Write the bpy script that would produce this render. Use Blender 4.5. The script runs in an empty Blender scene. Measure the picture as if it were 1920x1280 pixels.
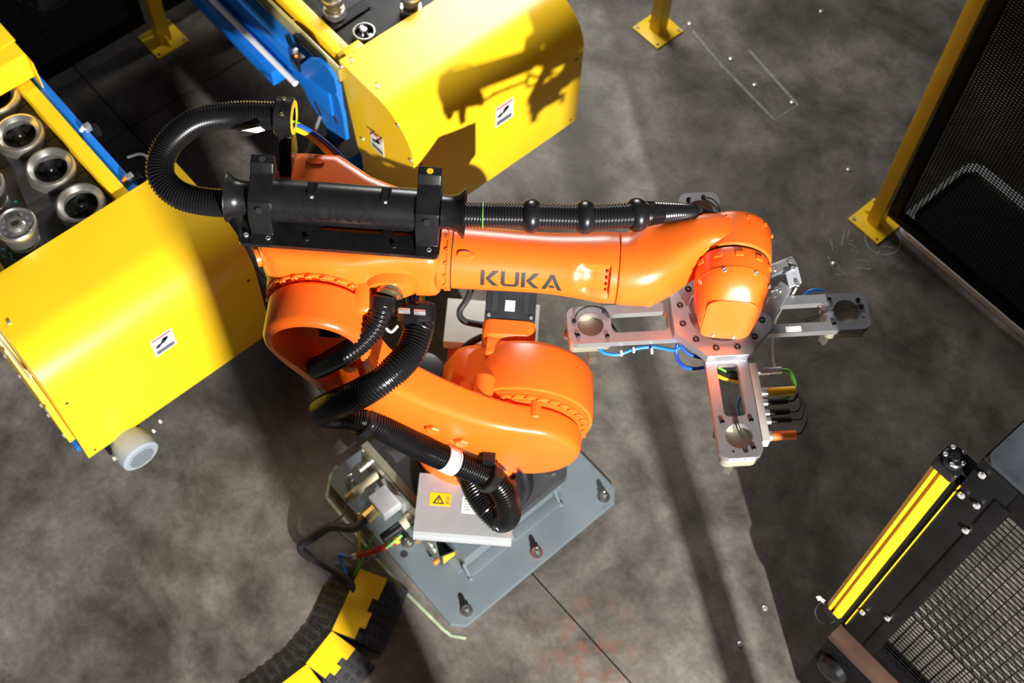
import bpy, bmesh, math, random
from mathutils import Vector, Matrix
random.seed(7)
PI = math.pi
scene = bpy.context.scene
C = scene.collection

# ------------------------------------------------------------------ camera
cam_data = bpy.data.cameras.new('camera')
cam = bpy.data.objects.new('camera', cam_data)
C.objects.link(cam)
F_PX = 2512.5
cam_data.sensor_width = 36.0
cam_data.lens = F_PX / 1920 * 36.0
cam_data.clip_start = 0.05
TILT, ROLL, YAW = math.radians(28.592), math.radians(2.9148), math.radians(46.431)
RCAM = Matrix.Rotation(YAW, 3, 'Z') @ Matrix.Rotation(TILT, 3, 'X') @ Matrix.Rotation(ROLL, 3, 'Z')
CAM_POS = Vector((1.317, -1.127, 4.25))
cam.matrix_world = Matrix.Translation(CAM_POS) @ RCAM.to_4x4()
scene.camera = cam
cam_data.dof.use_dof = True
cam_data.dof.focus_distance = 3.1
cam_data.dof.aperture_fstop = 4.0

# ------------------------------------------------------------------ world, lights, exposure
world = bpy.data.worlds.new('world')
scene.world = world
world.use_nodes = True
bg = world.node_tree.nodes['Background']
bg.inputs[0].default_value = (0.86, 0.93, 1.0, 1)
bg.inputs[1].default_value = 0.05

def area(name, loc, target, size, power, col=(1, 1, 1), size_y=None):
    d = bpy.data.lights.new(name, 'AREA')
    d.energy = power
    d.color = col
    d.size = size
    if size_y:
        d.shape = 'RECTANGLE'
        d.size_y = size_y
    o = bpy.data.objects.new(name, d)
    C.objects.link(o)
    o.location = loc
    o.rotation_euler = (Vector(target) - Vector(loc)).to_track_quat('-Z', 'Y').to_euler()
    return o

# the photographer's hard lamp to the right, and the hall's overhead fittings
area('key_lamp', (5.0, -1.9, 3.2), (0.0, 0.3, 0.8), 0.07, 860, (1.0, 0.97, 0.93))
area('cell_lamp', (-2.05, 1.95, 2.42), (-0.7, 0.6, 0.6), 1.0, 62, (1.0, 0.98, 0.94), 0.7)

vs = scene.view_settings
vs.view_transform = 'Standard'
vs.look = 'None'
vs.exposure = 0.32
vs.gamma = 1.0
vs.use_curve_mapping = False

# ------------------------------------------------------------------ pixel rays to measured points
def ray(px, py):
    return RCAM @ Vector(((px - 960) / F_PX, -(py - 640) / F_PX, -1))
def atz(px, py, z=0.0):
    d = ray(px, py)
    return CAM_POS + d * ((z - CAM_POS.z) / d.z)
def aty(px, py, y):
    d = ray(px, py)
    return CAM_POS + d * ((y - CAM_POS.y) / d.y)
SQ = math.sqrt(0.5)
def atx(px, py, x):
    d = ray(px, py)
    return CAM_POS + d * ((x - CAM_POS.x) / d.x)
def loc_w(px, py, w):
    """point of the robot's own frame (s along the arm, w sideways, z up) on the plane at offset w"""
    n = Vector((SQ, -SQ, 0))
    d = ray(px, py)
    p = CAM_POS + d * ((w - CAM_POS.dot(n)) / d.dot(n))
    return ((p.x + p.y) * SQ, w, p.z)

# ------------------------------------------------------------------ materials
def new_mat(name):
    m = bpy.data.materials.new(name)
    m.use_nodes = True
    nt = m.node_tree
    return m, nt, nt.nodes['Principled BSDF']
def mat(name, col, rough=0.5, metal=0.0, var=0.06, scale=14.0, bump=0.0, bscale=300.0, coat=0.0, spec=0.5):
    m, nt, b = new_mat(name)
    tc = nt.nodes.new('ShaderNodeTexCoord')
    nz = nt.nodes.new('ShaderNodeTexNoise')
    nz.inputs['Scale'].default_value = scale
    nz.inputs['Detail'].default_value = 5
    nt.links.new(tc.outputs['Object'], nz.inputs['Vector'])
    rp = nt.nodes.new('ShaderNodeValToRGB')
    rp.color_ramp.elements[0].position = 0.3
    rp.color_ramp.elements[1].position = 0.7
    rp.color_ramp.elements[0].color = tuple(max(0, c * (1 - var)) for c in col) + (1,)
    rp.color_ramp.elements[1].color = tuple(min(1, c * (1 + var)) for c in col) + (1,)
    nt.links.new(nz.outputs['Fac'], rp.inputs['Fac'])
    nt.links.new(rp.outputs['Color'], b.inputs['Base Color'])
    b.inputs['Roughness'].default_value = rough
    b.inputs['Metallic'].default_value = metal
    b.inputs['Specular IOR Level'].default_value = spec
    if coat:
        b.inputs['Coat Weight'].default_value = coat
        b.inputs['Coat Roughness'].default_value = 0.12
    if bump:
        n2 = nt.nodes.new('ShaderNodeTexNoise')
        n2.inputs['Scale'].default_value = bscale
        n2.inputs['Detail'].default_value = 3
        nt.links.new(tc.outputs['Object'], n2.inputs['Vector'])
        bp = nt.nodes.new('ShaderNodeBump')
        bp.inputs['Strength'].default_value = bump
        bp.inputs['Distance'].default_value = 0.002
        nt.links.new(n2.outputs['Fac'], bp.inputs['Height'])
        nt.links.new(bp.outputs['Normal'], b.inputs['Normal'])
    return m

M = {}
M['orange'] = mat('orange_paint', (0.95, 0.148, 0.012), 0.32, var=0.04, scale=5, bump=0.12, bscale=260)
M['yellow'] = mat('yellow_paint', (0.92, 0.57, 0.012), 0.34, var=0.03, scale=4, bump=0.02, bscale=40)
M['post_yellow'] = mat('yellow_post_paint', (0.92, 0.60, 0.01), 0.42, var=0.06, scale=9)
M['blue'] = mat('blue_paint', (0.006, 0.16, 0.62), 0.38, var=0.06)
M['black'] = mat('black_paint', (0.005, 0.005, 0.0055), 0.5, var=0.3, spec=0.14)
M['plastic'] = mat('black_plastic', (0.008, 0.008, 0.009), 0.30, var=0.3, spec=0.4, scale=30, bump=0.08, bscale=120)
M['hose'] = mat('black_hose_plastic', (0.008, 0.008, 0.009), 0.26, var=0.2)
M['rubber'] = mat('black_rubber', (0.022, 0.022, 0.024), 0.6, var=0.35, scale=25, bump=0.2, bscale=80)
M['casting'] = mat('dark_grey_casting', (0.035, 0.036, 0.04), 0.5, var=0.2, bump=0.2, bscale=200)
M['motor'] = mat('anodised_motor_black', (0.03, 0.032, 0.036), 0.36, var=0.2)
M['plate'] = mat('blue_grey_plate_paint', (0.125, 0.155, 0.172), 0.42, var=0.09, scale=7, bump=0.05)
M['alu'] = mat('machined_aluminium', (0.58, 0.58, 0.60), 0.34, 0.82, var=0.08, scale=18, bump=0.05, bscale=220)
M['sheet'] = mat('brushed_sheet_aluminium', (0.56, 0.59, 0.61), 0.40, 0.5, var=0.06, scale=20)
M['zinc'] = mat('zinc_plated_sheet', (0.36, 0.36, 0.27), 0.34, 0.75, var=0.15, scale=16)
M['steel'] = mat('bright_steel', (0.66, 0.66, 0.66), 0.22, 1.0, var=0.08)
M['turned'] = mat('turned_steel', (0.70, 0.68, 0.64), 0.27, 0.92, var=0.12, scale=25)
M['brass'] = mat('gilded_steel', (0.48, 0.38, 0.2), 0.3, 0.9, var=0.2)
M['screw'] = mat('screw_zinc', (0.75, 0.76, 0.78), 0.3, 0.8)
M['blackscrew'] = mat('black_oxide_screw', (0.02, 0.02, 0.02), 0.35, 0.4)
M['silver'] = mat('silver_motor_paint', (0.27, 0.31, 0.35), 0.45, 0.0)
M['white'] = mat('white_label', (0.85, 0.85, 0.83), 0.5, var=0.03)
M['cream'] = mat('white_panel_paint', (0.80, 0.82, 0.75), 0.5, var=0.05)
M['red'] = mat('red_hose', (0.48, 0.02, 0.025), 0.35)
M['pink'] = mat('faded_red_print', (0.80, 0.16, 0.19), 0.55)
M['ink'] = mat('black_print', (0.02, 0.02, 0.022), 0.6)
M['greyink'] = mat('grey_print', (0.10, 0.11, 0.12), 0.6)
M['bluecable'] = mat('blue_cable', (0.01, 0.09, 0.5), 0.35)
M['bluetube'] = mat('light_blue_tube', (0.02, 0.2, 0.72), 0.35)
M['yellowcable'] = mat('yellow_cable', (0.85, 0.5, 0.01), 0.4)
M['green'] = mat('green_cable', (0.12, 0.48, 0.05), 0.4)
M['greyc'] = mat('grey_cable', (0.16, 0.17, 0.17), 0.5)
M['orangeplug'] = mat('orange_plug', (0.9, 0.22, 0.02), 0.45)
M['brown'] = mat('rusty_brown_channel', (0.075, 0.042, 0.030), 0.5, var=0.3, scale=9)
M['tabletop'] = mat('worn_black_plate', (0.045, 0.052, 0.062), 0.45, var=0.55, scale=9)
M['chalk'] = mat('chalk_mark', (0.26, 0.26, 0.25), 0.9, var=0.3, scale=60)
M['greenline'] = mat('pale_green_marking', (0.36, 0.45, 0.28), 0.7, var=0.3, scale=20)
M['tray'] = mat('white_plastic_tray', (0.9, 0.93, 0.95), 0.5)
M['beige'] = mat('beige_pad', (0.42, 0.38, 0.26), 0.6, var=0.12)
M['joint'] = mat('dark_joint', (0.012, 0.011, 0.01), 0.9)
M['cyan'] = mat('cyan_marker', (0.02, 0.42, 0.62), 0.6)
M['jaw'] = mat('jaw_steel', (.22, .20, .17), .35, .7)
M['tile'] = mat('grey_coated_tile', (.46, .49, .53), .5, .1)
M['zinclight'] = mat('yellow_zinc_body', (.42, .41, .30), .38, .5, var=.15)
M['block'] = mat('nickel_grey_block', (.50, .48, .43), .45, .3)
M['led'] = mat('orange_lens', (1.0, 0.25, 0.02), 0.3)

def concrete():
    m, nt, b = new_mat('polished_concrete')
    N, L = nt.nodes.new, nt.links.new
    tc = N('ShaderNodeTexCoord')
    def noise(scale, detail, rough=0.55, dist=0.0):
        n = N('ShaderNodeTexNoise')
        n.inputs['Scale'].default_value = scale
        n.inputs['Detail'].default_value = detail
        n.inputs['Roughness'].default_value = rough
        n.inputs['Distortion'].default_value = dist
        L(tc.outputs['Object'], n.inputs['Vector'])
        return n
    big, mid, fine = noise(1.7, 6, 0.6, 0.6), noise(7.5, 8, 0.65, 0.3), noise(60, 6, 0.7)
    r1 = N('ShaderNodeValToRGB')
    r1.color_ramp.elements[0].position = 0.34
    r1.color_ramp.elements[1].position = 0.66
    r1.color_ramp.elements[0].color = (0.052, 0.045, 0.037, 1)
    r1.color_ramp.elements[1].color = (0.215, 0.200, 0.178, 1)
    L(big.outputs['Fac'], r1.inputs['Fac'])
    r2 = N('ShaderNodeValToRGB')
    r2.color_ramp.elements[0].position = 0.3
    r2.color_ramp.elements[1].position = 0.75
    r2.color_ramp.elements[0].color = (0.48, 0.455, 0.43, 1)
    r2.color_ramp.elements[1].color = (1.32, 1.31, 1.29, 1)
    L(mid.outputs['Fac'], r2.inputs['Fac'])
    mx = N('ShaderNodeMixRGB'); mx.blend_type = 'MULTIPLY'; mx.inputs[0].default_value = 1.0
    L(r1.outputs['Color'], mx.inputs[1]); L(r2.outputs['Color'], mx.inputs[2])
    r3 = N('ShaderNodeValToRGB')
    r3.color_ramp.elements[0].position = 0.35
    r3.color_ramp.elements[1].position = 0.7
    r3.color_ramp.elements[0].color = (0.82, 0.82, 0.82, 1)
    r3.color_ramp.elements[1].color = (1.12, 1.12, 1.12, 1)
    L(fine.outputs['Fac'], r3.inputs['Fac'])
    mx2 = N('ShaderNodeMixRGB'); mx2.blend_type = 'MULTIPLY'; mx2.inputs[0].default_value = 1.0
    L(mx.outputs['Color'], mx2.inputs[1]); L(r3.outputs['Color'], mx2.inputs[2])
    # rust stains
    st = noise(3.1, 5, 0.7, 0.8)
    r4 = N('ShaderNodeValToRGB')
    r4.color_ramp.elements[0].position = 0.66
    r4.color_ramp.elements[1].position = 0.74
    r4.color_ramp.elements[0].color = (0, 0, 0, 1)
    r4.color_ramp.elements[1].color = (0.55, 0.55, 0.55, 1)
    L(st.outputs['Fac'], r4.inputs['Fac'])
    mx3 = N('ShaderNodeMixRGB'); mx3.inputs[2].default_value = (0.14, 0.085, 0.058, 1)
    L(r4.outputs['Color'], mx3.inputs[0]); L(mx2.outputs['Color'], mx3.inputs[1])
    # reddish stain beside the saw-cut joint
    vd = N('ShaderNodeVectorMath'); vd.operation = 'DISTANCE'; vd.inputs[1].default_value = (0.66, -0.09, 0.0)
    L(tc.outputs['Object'], vd.inputs[0])
    mr = N('ShaderNodeMapRange'); mr.inputs['From Min'].default_value = 0.04; mr.inputs['From Max'].default_value = 0.24
    mr.inputs['To Min'].default_value = 1.0; mr.inputs['To Max'].default_value = 0.0
    L(vd.outputs['Value'], mr.inputs['Value'])
    n5 = noise(16, 6, 0.7, 0.5)
    r5 = N('ShaderNodeValToRGB')
    r5.color_ramp.elements[0].position = 0.50; r5.color_ramp.elements[1].position = 0.58
    r5.color_ramp.elements[0].color = (0, 0, 0, 1); r5.color_ramp.elements[1].color = (0.75, 0.75, 0.75, 1)
    L(n5.outputs['Fac'], r5.inputs['Fac'])
    mm = N('ShaderNodeMath'); mm.operation = 'MULTIPLY'
    L(mr.outputs[0], mm.inputs[0]); L(r5.outputs['Color'], mm.inputs[1])
    mx4 = N('ShaderNodeMixRGB'); mx4.inputs[2].default_value = (0.15, 0.075, 0.050, 1)
    L(mm.outputs[0], mx4.inputs[0]); L(mx3.outputs['Color'], mx4.inputs[1])
    L(mx4.outputs['Color'], b.inputs['Base Color'])
    rr = N('ShaderNodeMapRange')
    rr.inputs['To Min'].default_value = 0.42
    rr.inputs['To Max'].default_value = 0.7
    L(mid.outputs['Fac'], rr.inputs['Value']); L(rr.outputs[0], b.inputs['Roughness'])
    b.inputs['Specular IOR Level'].default_value = 0.35
    bp = N('ShaderNodeBump'); bp.inputs['Strength'].default_value = 0.12; bp.inputs['Distance'].default_value = 0.003
    L(fine.outputs['Fac'], bp.inputs['Height']); L(bp.outputs['Normal'], b.inputs['Normal'])
    return m
M['concrete'] = concrete()

# ------------------------------------------------------------------ mesh helpers
def finish(bm, name, smooth=40):
    bmesh.ops.recalc_face_normals(bm, faces=bm.faces[:])
    me = bpy.data.meshes.new(name)
    bm.to_mesh(me)
    bm.free()
    if smooth:
        me.shade_smooth()
        me.set_sharp_from_angle(angle=math.radians(smooth))
    return me
def link(name, me, m=None, parent=None, loc=None, rot=None):
    o = bpy.data.objects.new(name, me)
    C.objects.link(o)
    if m is not None and me is not None and not me.materials:
        me.materials.append(M[m] if isinstance(m, str) else m)
    if parent is not None:
        o.parent = parent
    if loc is not None:
        o.location = loc
    if rot is not None:
        o.rotation_euler = rot
    return o
def thing(name, label, cat, loc=(0, 0, 0), rz=0.0, group=None):
    o = bpy.data.objects.new(name, None)
    C.objects.link(o)
    o.location = loc
    o.rotation_euler = (0, 0, rz)
    return tag(o, label, cat, group)
def tag(o, label=None, cat=None, group=None, kind=None):
    if label: o['label'] = label
    if cat: o['category'] = cat
    if group: o['group'] = group
    if kind: o['kind'] = kind
    return o

def bm_box(bm, lo, hi, bev=0.0, mtx=None):
    r = bmesh.ops.create_cube(bm, size=1.0)
    vs_ = r['verts']
    for v in vs_:
        v.co = Vector([lo[i] + (v.co[i] + 0.5) * (hi[i] - lo[i]) for i in range(3)])
    if bev:
        es = list({e for v in vs_ for e in v.link_edges})
        rr = bmesh.ops.bevel(bm, geom=es, offset=bev, segments=2, affect='EDGES', profile=0.6)
        vs_ = list({v for f in rr['faces'] for v in f.verts} | {v for v in vs_ if v.is_valid})
    if mtx is not None:
        seen = set()
        stack = list(vs_)
        while stack:
            v = stack.pop()
            if v in seen: continue
            seen.add(v)
            for e in v.link_edges: stack.append(e.other_vert(v))
        for v in seen: v.co = mtx @ v.co
def box(lo, hi, bev=0.0, mtx=None):
    bm = bmesh.new()
    bm_box(bm, lo, hi, bev, mtx)
    return finish(bm, 'box')
def frame_of(d):
    d = d.normalized()
    up = Vector((0, 0, 1)) if abs(d.z) < 0.9 else Vector((1, 0, 0))
    a = d.cross(up).normalized()
    return a, d.cross(a).normalized()
def bm_loft(bm, loops, cap=True, closed=False):
    rows = [[bm.verts.new(p) for p in lp] for lp in loops]
    n = len(rows[0])
    rng = range(len(rows)) if closed else range(len(rows) - 1)
    for i in rng:
        a, b = rows[i], rows[(i + 1) % len(rows)]
        for k in range(n):
            bm.faces.new((a[k], a[(k + 1) % n], b[(k + 1) % n], b[k]))
    if cap and not closed:
        bm.faces.new(rows[0][::-1])
        bm.faces.new(rows[-1])
def loft(loops, cap=True, smooth=40, closed=False):
    bm = bmesh.new()
    bm_loft(bm, [[Vector(p) for p in lp] for lp in loops], cap, closed)
    return finish(bm, 'loft', smooth)
def bm_lathe(bm, p0, p1, prof, n=32):
    """prof: list of (distance along p0->p1, radius)"""
    p0, p1 = Vector(p0), Vector(p1)
    d = (p1 - p0).normalized()
    a, b = frame_of(d)
    loops = []
    for t, r in prof:
        c = p0 + d * t
        r = max(r, 1e-4)
        loops.append([c + a * (r * math.cos(2 * PI * k / n)) + b * (r * math.sin(2 * PI * k / n)) for k in range(n)])
    bm_loft(bm, loops)
def lathe(p0, p1, prof, n=32, smooth=35):
    bm = bmesh.new()
    bm_lathe(bm, p0, p1, prof, n)
    return finish(bm, 'lathe', smooth)
def cyl(p0, p1, r, n=24, bev=0.0):
    L_ = (Vector(p1) - Vector(p0)).length
    if bev:
        return lathe(p0, p1, [(0, r - bev), (bev, r), (L_ - bev, r), (L_, r - bev)], n)
    return lathe(p0, p1, [(0, r), (L_, r)], n)
def ring(p0, p1, ro, ri, n=32, bev=0.0):
    """annulus, axis p0->p1"""
    p0, p1 = Vector(p0), Vector(p1)
    d = (p1 - p0)
    Ln = d.length
    d.normalize()
    a, b = frame_of(d)
    pr = [(0, ro - bev), (bev, ro), (Ln - bev, ro), (Ln, ro - bev), (Ln, ri + bev), (Ln - bev, ri), (bev, ri), (0, ri + bev)] if bev else [(0, ro), (Ln, ro), (Ln, ri), (0, ri)]
    loops = [[p0 + d * t + a * (r * math.cos(2 * PI * k / n)) + b * (r * math.sin(2 * PI * k / n)) for k in range(n)] for t, r in pr]
    return loft(loops, closed=True)
def catmull(pts, per=12, closed=False):
    P_ = [Vector(p) for p in pts]
    out = []
    n = len(P_)
    for i in range(n - 1):
        p0 = P_[i - 1] if i > 0 else P_[0] * 2 - P_[1]
        p1, p2 = P_[i], P_[i + 1]
        p3 = P_[i + 2] if i + 2 < n else P_[-1] * 2 - P_[-2]
        for k in range(per):
            t = k / per
            out.append(0.5 * ((2 * p1) + (p2 - p0) * t + (2 * p0 - 5 * p1 + 4 * p2 - p3) * t * t + (3 * p1 - p0 - 3 * p2 + p3) * t ** 3))
    out.append(P_[-1])
    return out
def resample(pts, step):
    out = [pts[0].copy()]
    acc = 0.0
    for i in range(len(pts) - 1):
        a, b = pts[i], pts[i + 1]
        seg = (b - a).length
        if seg < 1e-9: continue
        t = step - acc
        while t <= seg:
            out.append(a.lerp(b, t / seg))
            t += step
        acc = (acc + seg) % step if True else 0
        acc = seg - (t - step)
    out.append(pts[-1].copy())
    return out
def bm_sweep(bm, pts, radii, n=12):
    loops = []
    t0 = (pts[1] - pts[0]).normalized()
    a, _ = frame_of(t0)
    for i, p in enumerate(pts):
        if i == 0: t = pts[1] - pts[0]
        elif i == len(pts) - 1: t = pts[-1] - pts[-2]
        else: t = pts[i + 1] - pts[i - 1]
        if t.length < 1e-9: t = t0.copy()
        t.normalize()
        a = (a - t * a.dot(t))
        if a.length < 1e-6: a, _ = frame_of(t)
        a.normalize()
        b = t.cross(a)
        r = radii[i] if isinstance(radii, (list, tuple)) else radii
        loops.append([p + a * (r * math.cos(2 * PI * k / n)) + b * (r * math.sin(2 * PI * k / n)) for k in range(n)])
    bm_loft(bm, loops)
def tube(pts, r, n=10, per=10, straight=False):
    p = [Vector(q) for q in pts] if straight else catmull(pts, per)
    bm = bmesh.new()
    bm_sweep(bm, p, r, n)
    return finish(bm, 'tube', 50)
def corrugated(pts, r, pitch=0.0085, n=20, depth=0.1, rfun=None):
    p = resample(catmull(pts, 24), pitch / 4)
    pat = [1.0, 1.0, 1 - depth, 1 - depth]
    rad = []
    for i in range(len(p)):
        rb = r * (rfun(i / (len(p) - 1)) if rfun else 1.0)
        rad.append(rb * pat[i % 4])
    bm = bmesh.new()
    bm_sweep(bm, p, rad, n)
    return finish(bm, 'corrugated', 60)
def sup(c, e1, e2, r1, r2, n=32, p=2.0):
    """superellipse loop around c in the plane of e1, e2"""
    c, e1, e2 = Vector(c), Vector(e1), Vector(e2)
    out = []
    for k in range(n):
        t = 2 * PI * k / n
        x, y = math.cos(t), math.sin(t)
        x = math.copysign(abs(x) ** (2 / p), x)
        y = math.copysign(abs(y) ** (2 / p), y)
        out.append(c + e1 * (r1 * x) + e2 * (r2 * y))
    return out
def circle2(cx, cy, r, n=24, a0=0.0):
    return [(cx + r * math.cos(a0 + 2 * PI * k / n), cy + r * math.sin(a0 + 2 * PI * k / n)) for k in range(n)]
def rrect2(x0, y0, x1, y1, r, n=5):
    out = []
    for cx, cy, a in ((x1 - r, y1 - r, 0), (x0 + r, y1 - r, PI / 2), (x0 + r, y0 + r, PI), (x1 - r, y0 + r, 1.5 * PI)):
        for k in range(n):
            t = a + (PI / 2) * k / (n - 1)
            out.append((cx + r * math.cos(t), cy + r * math.sin(t)))
    return out
def bm_plate(bm, outer, holes, f, t0, t1):
    """2-D outline with holes; f(x, y, t) -> 3-D"""
    def side(t):
        es, vv = [], []
        for lp in [outer] + list(holes):
            v = [bm.verts.new(f(x, y, t)) for x, y in lp]
            vv.append(v)
            es += [bm.edges.new((v[k], v[(k + 1) % len(v)])) for k in range(len(v))]
        if holes:
            bmesh.ops.triangle_fill(bm, use_beauty=True, use_dissolve=False, edges=es)
        else:
            bm.faces.new(vv[0])
        return vv
    a, b = side(t0), side(t1)
    for la, lb in zip(a, b):
        for k in range(len(la)):
            j = (k + 1) % len(la)
            bm.faces.new((la[k], la[j], lb[j], lb[k]))
def plate(outer, holes, t0, t1, f=None, bev=0.0, smooth=35):
    if f is None: f = lambda x, y, t: (x, y, t)
    bm = bmesh.new()
    bm_plate(bm, outer, holes, f, t0, t1)
    if bev:
        bmesh.ops.recalc_face_normals(bm, faces=bm.faces[:])
        es = [e for e in bm.edges if len(e.link_faces) == 2 and e.calc_face_angle(0) > 0.6]
        bmesh.ops.bevel(bm, geom=es, offset=bev, segments=3, affect='EDGES', profile=0.6, clamp_overlap=True)
    return finish(bm, 'plate', smooth)
def hull2(pts):
    pts = sorted(set((round(x, 6), round(y, 6)) for x, y in pts))
    def half(ps):
        h = []
        for p in ps:
            while len(h) > 1 and (h[-1][0] - h[-2][0]) * (p[1] - h[-2][1]) - (h[-1][1] - h[-2][1]) * (p[0] - h[-2][0]) <= 0: h.pop()
            h.append(p)
        return h
    a, b = half(pts), half(pts[::-1])
    return a[:-1] + b[:-1]
def smooth2(pts, it=2):
    for _ in range(it):
        out = []
        n = len(pts)
        for i in range(n):
            (x0, y0), (x1, y1) = pts[i], pts[(i + 1) % n]
            out += [(0.75 * x0 + 0.25 * x1, 0.75 * y0 + 0.25 * y1), (0.25 * x0 + 0.75 * x1, 0.25 * y0 + 0.75 * y1)]
        pts = out
    return pts
def inset2(pts, d):
    n = len(pts)
    A = sum(pts[i][0] * pts[(i + 1) % n][1] - pts[(i + 1) % n][0] * pts[i][1] for i in range(n))
    sg = 1 if A > 0 else -1
    out = []
    for i in range(n):
        p, q = Vector(pts[i - 1]), Vector(pts[(i + 1) % n])
        t = (q - p).normalized()
        nrm = Vector((-t.y, t.x)) * sg
        out.append((pts[i][0] + nrm.x * d, pts[i][1] + nrm.y * d))
    return out

def hexbolt_mesh(r, h, socket=True, n=6):
    bm = bmesh.new()
    if socket:   # socket head cap screw, axis +z from z=0
        bm_lathe(bm, (0, 0, 0), (0, 0, 1), [(0, r), (h * 0.85, r), (h, r * 0.86), (h, r * 0.52), (h * 0.45, r * 0.5), (h * 0.45, 0)], 14)
    else:
        bm_lathe(bm, (0, 0, 0), (0, 0, 1), [(0, r), (h * 0.8, r), (h, r * 0.82)], 6)
    return finish(bm, 'bolt', 30)
ME = {}
def bolt(kind, pos, direction, parent, name='bolt', m='screw'):
    specs = {'cap4': (0.004, 0.004, True), 'cap6': (0.006, 0.006, True), 'cap8': (0.0085, 0.007, True), 'hex8': (0.008, 0.006, False), 'hex12': (0.017, 0.016, False), 'cap5': (0.005, 0.004, True), 'hex5': (0.0055, 0.0045, False), 'hexplug': (0.022, 0.018, False)}
    key = kind + str(m)
    if key not in ME:
        ME[key] = hexbolt_mesh(*specs[kind])
        ME[key].materials.append(M[m])
    o = link(name, ME[key], None, parent, pos)
    o.rotation_euler = Vector(direction).to_track_quat('Z', 'Y').to_euler()
    return o

# ------------------------------------------------------------------ letters (strokes as polygons, cap height 1)
LET = {
 'K': [[(0, 0), (.2, 0), (.2, 1), (0, 1)], [(.24, .52), (.62, 1), (.92, 1), (.48, .52), (.95, 0), (.64, 0)]],
 'U': [[(0, 1), (0, .2), (.12, .03), (.3, 0), (.62, 0), (.80, .03), (.92, .2), (.92, 1), (.72, 1), (.72, .28), (.66, .18), (.26, .18), (.2, .28), (.2, 1)]],
 'A': [[(0, 0), (.42, 1), (.64, 1), (1.06, 0), (.84, 0), (.53, .76), (.22, 0)], [(.36, .16), (.70, .16), (.63, .34), (.43, .34)]],
}
def text_polys(txt, height, gap=0.16):
    out, x = [], 0.0
    for ch in txt:
        for poly in LET[ch]:
            out.append([((x + px) * height, py * height) for px, py in poly])
        x += (1.06 if ch == 'A' else .93) + gap
    return out, (x - gap) * height
def bm_fill(bm, poly, f, sub=0.006):
    """thin polygon mapped by f(x, y), cut fine so that it follows a curved surface"""
    b2 = bmesh.new()
    vv = [b2.verts.new((x, y, 0)) for x, y in poly]
    es = [b2.edges.new((vv[k], vv[(k + 1) % len(vv)])) for k in range(len(vv))]
    bmesh.ops.triangle_fill(b2, use_beauty=True, use_dissolve=False, edges=es)
    ys = [p[1] for p in poly]
    y = min(ys) + sub
    while y < max(ys):
        bmesh.ops.bisect_plane(b2, geom=b2.verts[:] + b2.edges[:] + b2.faces[:], plane_co=(0, y, 0), plane_no=(0, 1, 0))
        y += sub
    mp = {}
    for v in b2.verts: mp[v] = bm.verts.new(f(v.co.x, v.co.y))
    for fc in b2.faces: bm.faces.new([mp[v] for v in fc.verts])
    b2.free()

# ================================================================== SETTING
floor = link('floor', box((-7, -5, -0.06), (6, 8, -0.012)), 'joint')
tag(floor, 'worn grey concrete floor with saw-cut joint lines', 'floor', kind='structure')
JY, JX = -0.052, -2.05
g = 0.003
for (x0, x1, y0, y1) in ((-7, JX - g, -5, JY - g), (-7, JX - g, JY + g, 8), (JX + g, 6, -5, JY - g), (JX + g, 6, JY + g, 8)):
    link('slab', box((x0, y0, -0.05), (x1, y1, 0.0)), 'concrete', floor)

def strip(pts, w, z=0.0015, closed=False):
    bm = bmesh.new()
    P_ = [Vector((p[0], p[1], 0)) for p in pts]
    L_, R_ = [], []
    n = len(P_)
    for i, p in enumerate(P_):
        q0 = P_[i - 1] if (i > 0 or closed) else p
        q1 = P_[(i + 1) % n] if (i < n - 1 or closed) else p
        t = (q1 - q0).normalized()
        nn = Vector((-t.y, t.x, 0)) * (w / 2)
        L_.append(bm.verts.new(p + nn + Vector((0, 0, z))))
        R_.append(bm.verts.new(p - nn + Vector((0, 0, z))))
    for i in range(n if closed else n - 1):
        j = (i + 1) % n
        bm.faces.new((L_[i], R_[i], R_[j], L_[j]))
    return finish(bm, 'strip', 0)
def px_strip(pxs, w, m, name, parent=floor):
    return link(name, strip([atz(*p)[:2] for p in pxs], w), m, parent)
px_strip([(633, 874), (620, 891), (612, 932), (700, 1040), (760, 1110), (831, 1180), (846, 1192), (874, 1197)], 0.010, 'greenline', 'outline_mark')
# chalk circle and scribble beside the right fence post
cc = atz(1655, 450)
link('chalk_circle', strip([(cc.x + 0.067 * math.cos(a * 2 * PI / 28), cc.y + 0.067 * math.sin(a * 2 * PI / 28)) for a in range(28)], 0.005, closed=True), 'chalk', floor)
for pts in ([(1578, 460), (1583, 432), (1592, 430), (1588, 450), (1600, 452)], [(1590, 456), (1604, 462), (1596, 470), (1610, 472)],
            [(1602, 488), (1628, 490), (1632, 505), (1605, 502)], [(1556, 448), (1562, 470), (1568, 462)], [(1560, 492), (1590, 520), (1568, 515)],
            [(1552, 480), (1560, 500), (1574, 498)], [(1655, 462), (1676, 465)], [(1648, 470), (1645, 480)]):
    px_strip(pts, 0.005, 'chalk', 'chalk_stroke')
# weathered outline left by a removed plate
px_strip([(1298, 58), (1352, 122), (1452, 225), (1496, 197), (1405, 95)], 0.012, 'chalk', 'old_outline')
# sawn-off anchor studs in the floor
for i, p in enumerate(((1564, 494), (1416, 159), (1294, 44), (1371, 110), (1540, 21), (1592, 318), (1486, 192), (1434, 1140), (1388, 1208), (822, 1114))):
    q = atz(*p)
    o = link('anchor_stud', lathe((0, 0, 0), (0, 0, 1), [(0, 0.009), (0.004, 0.009), (0.005, 0.007)], 12), 'screw', floor, q)

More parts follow.
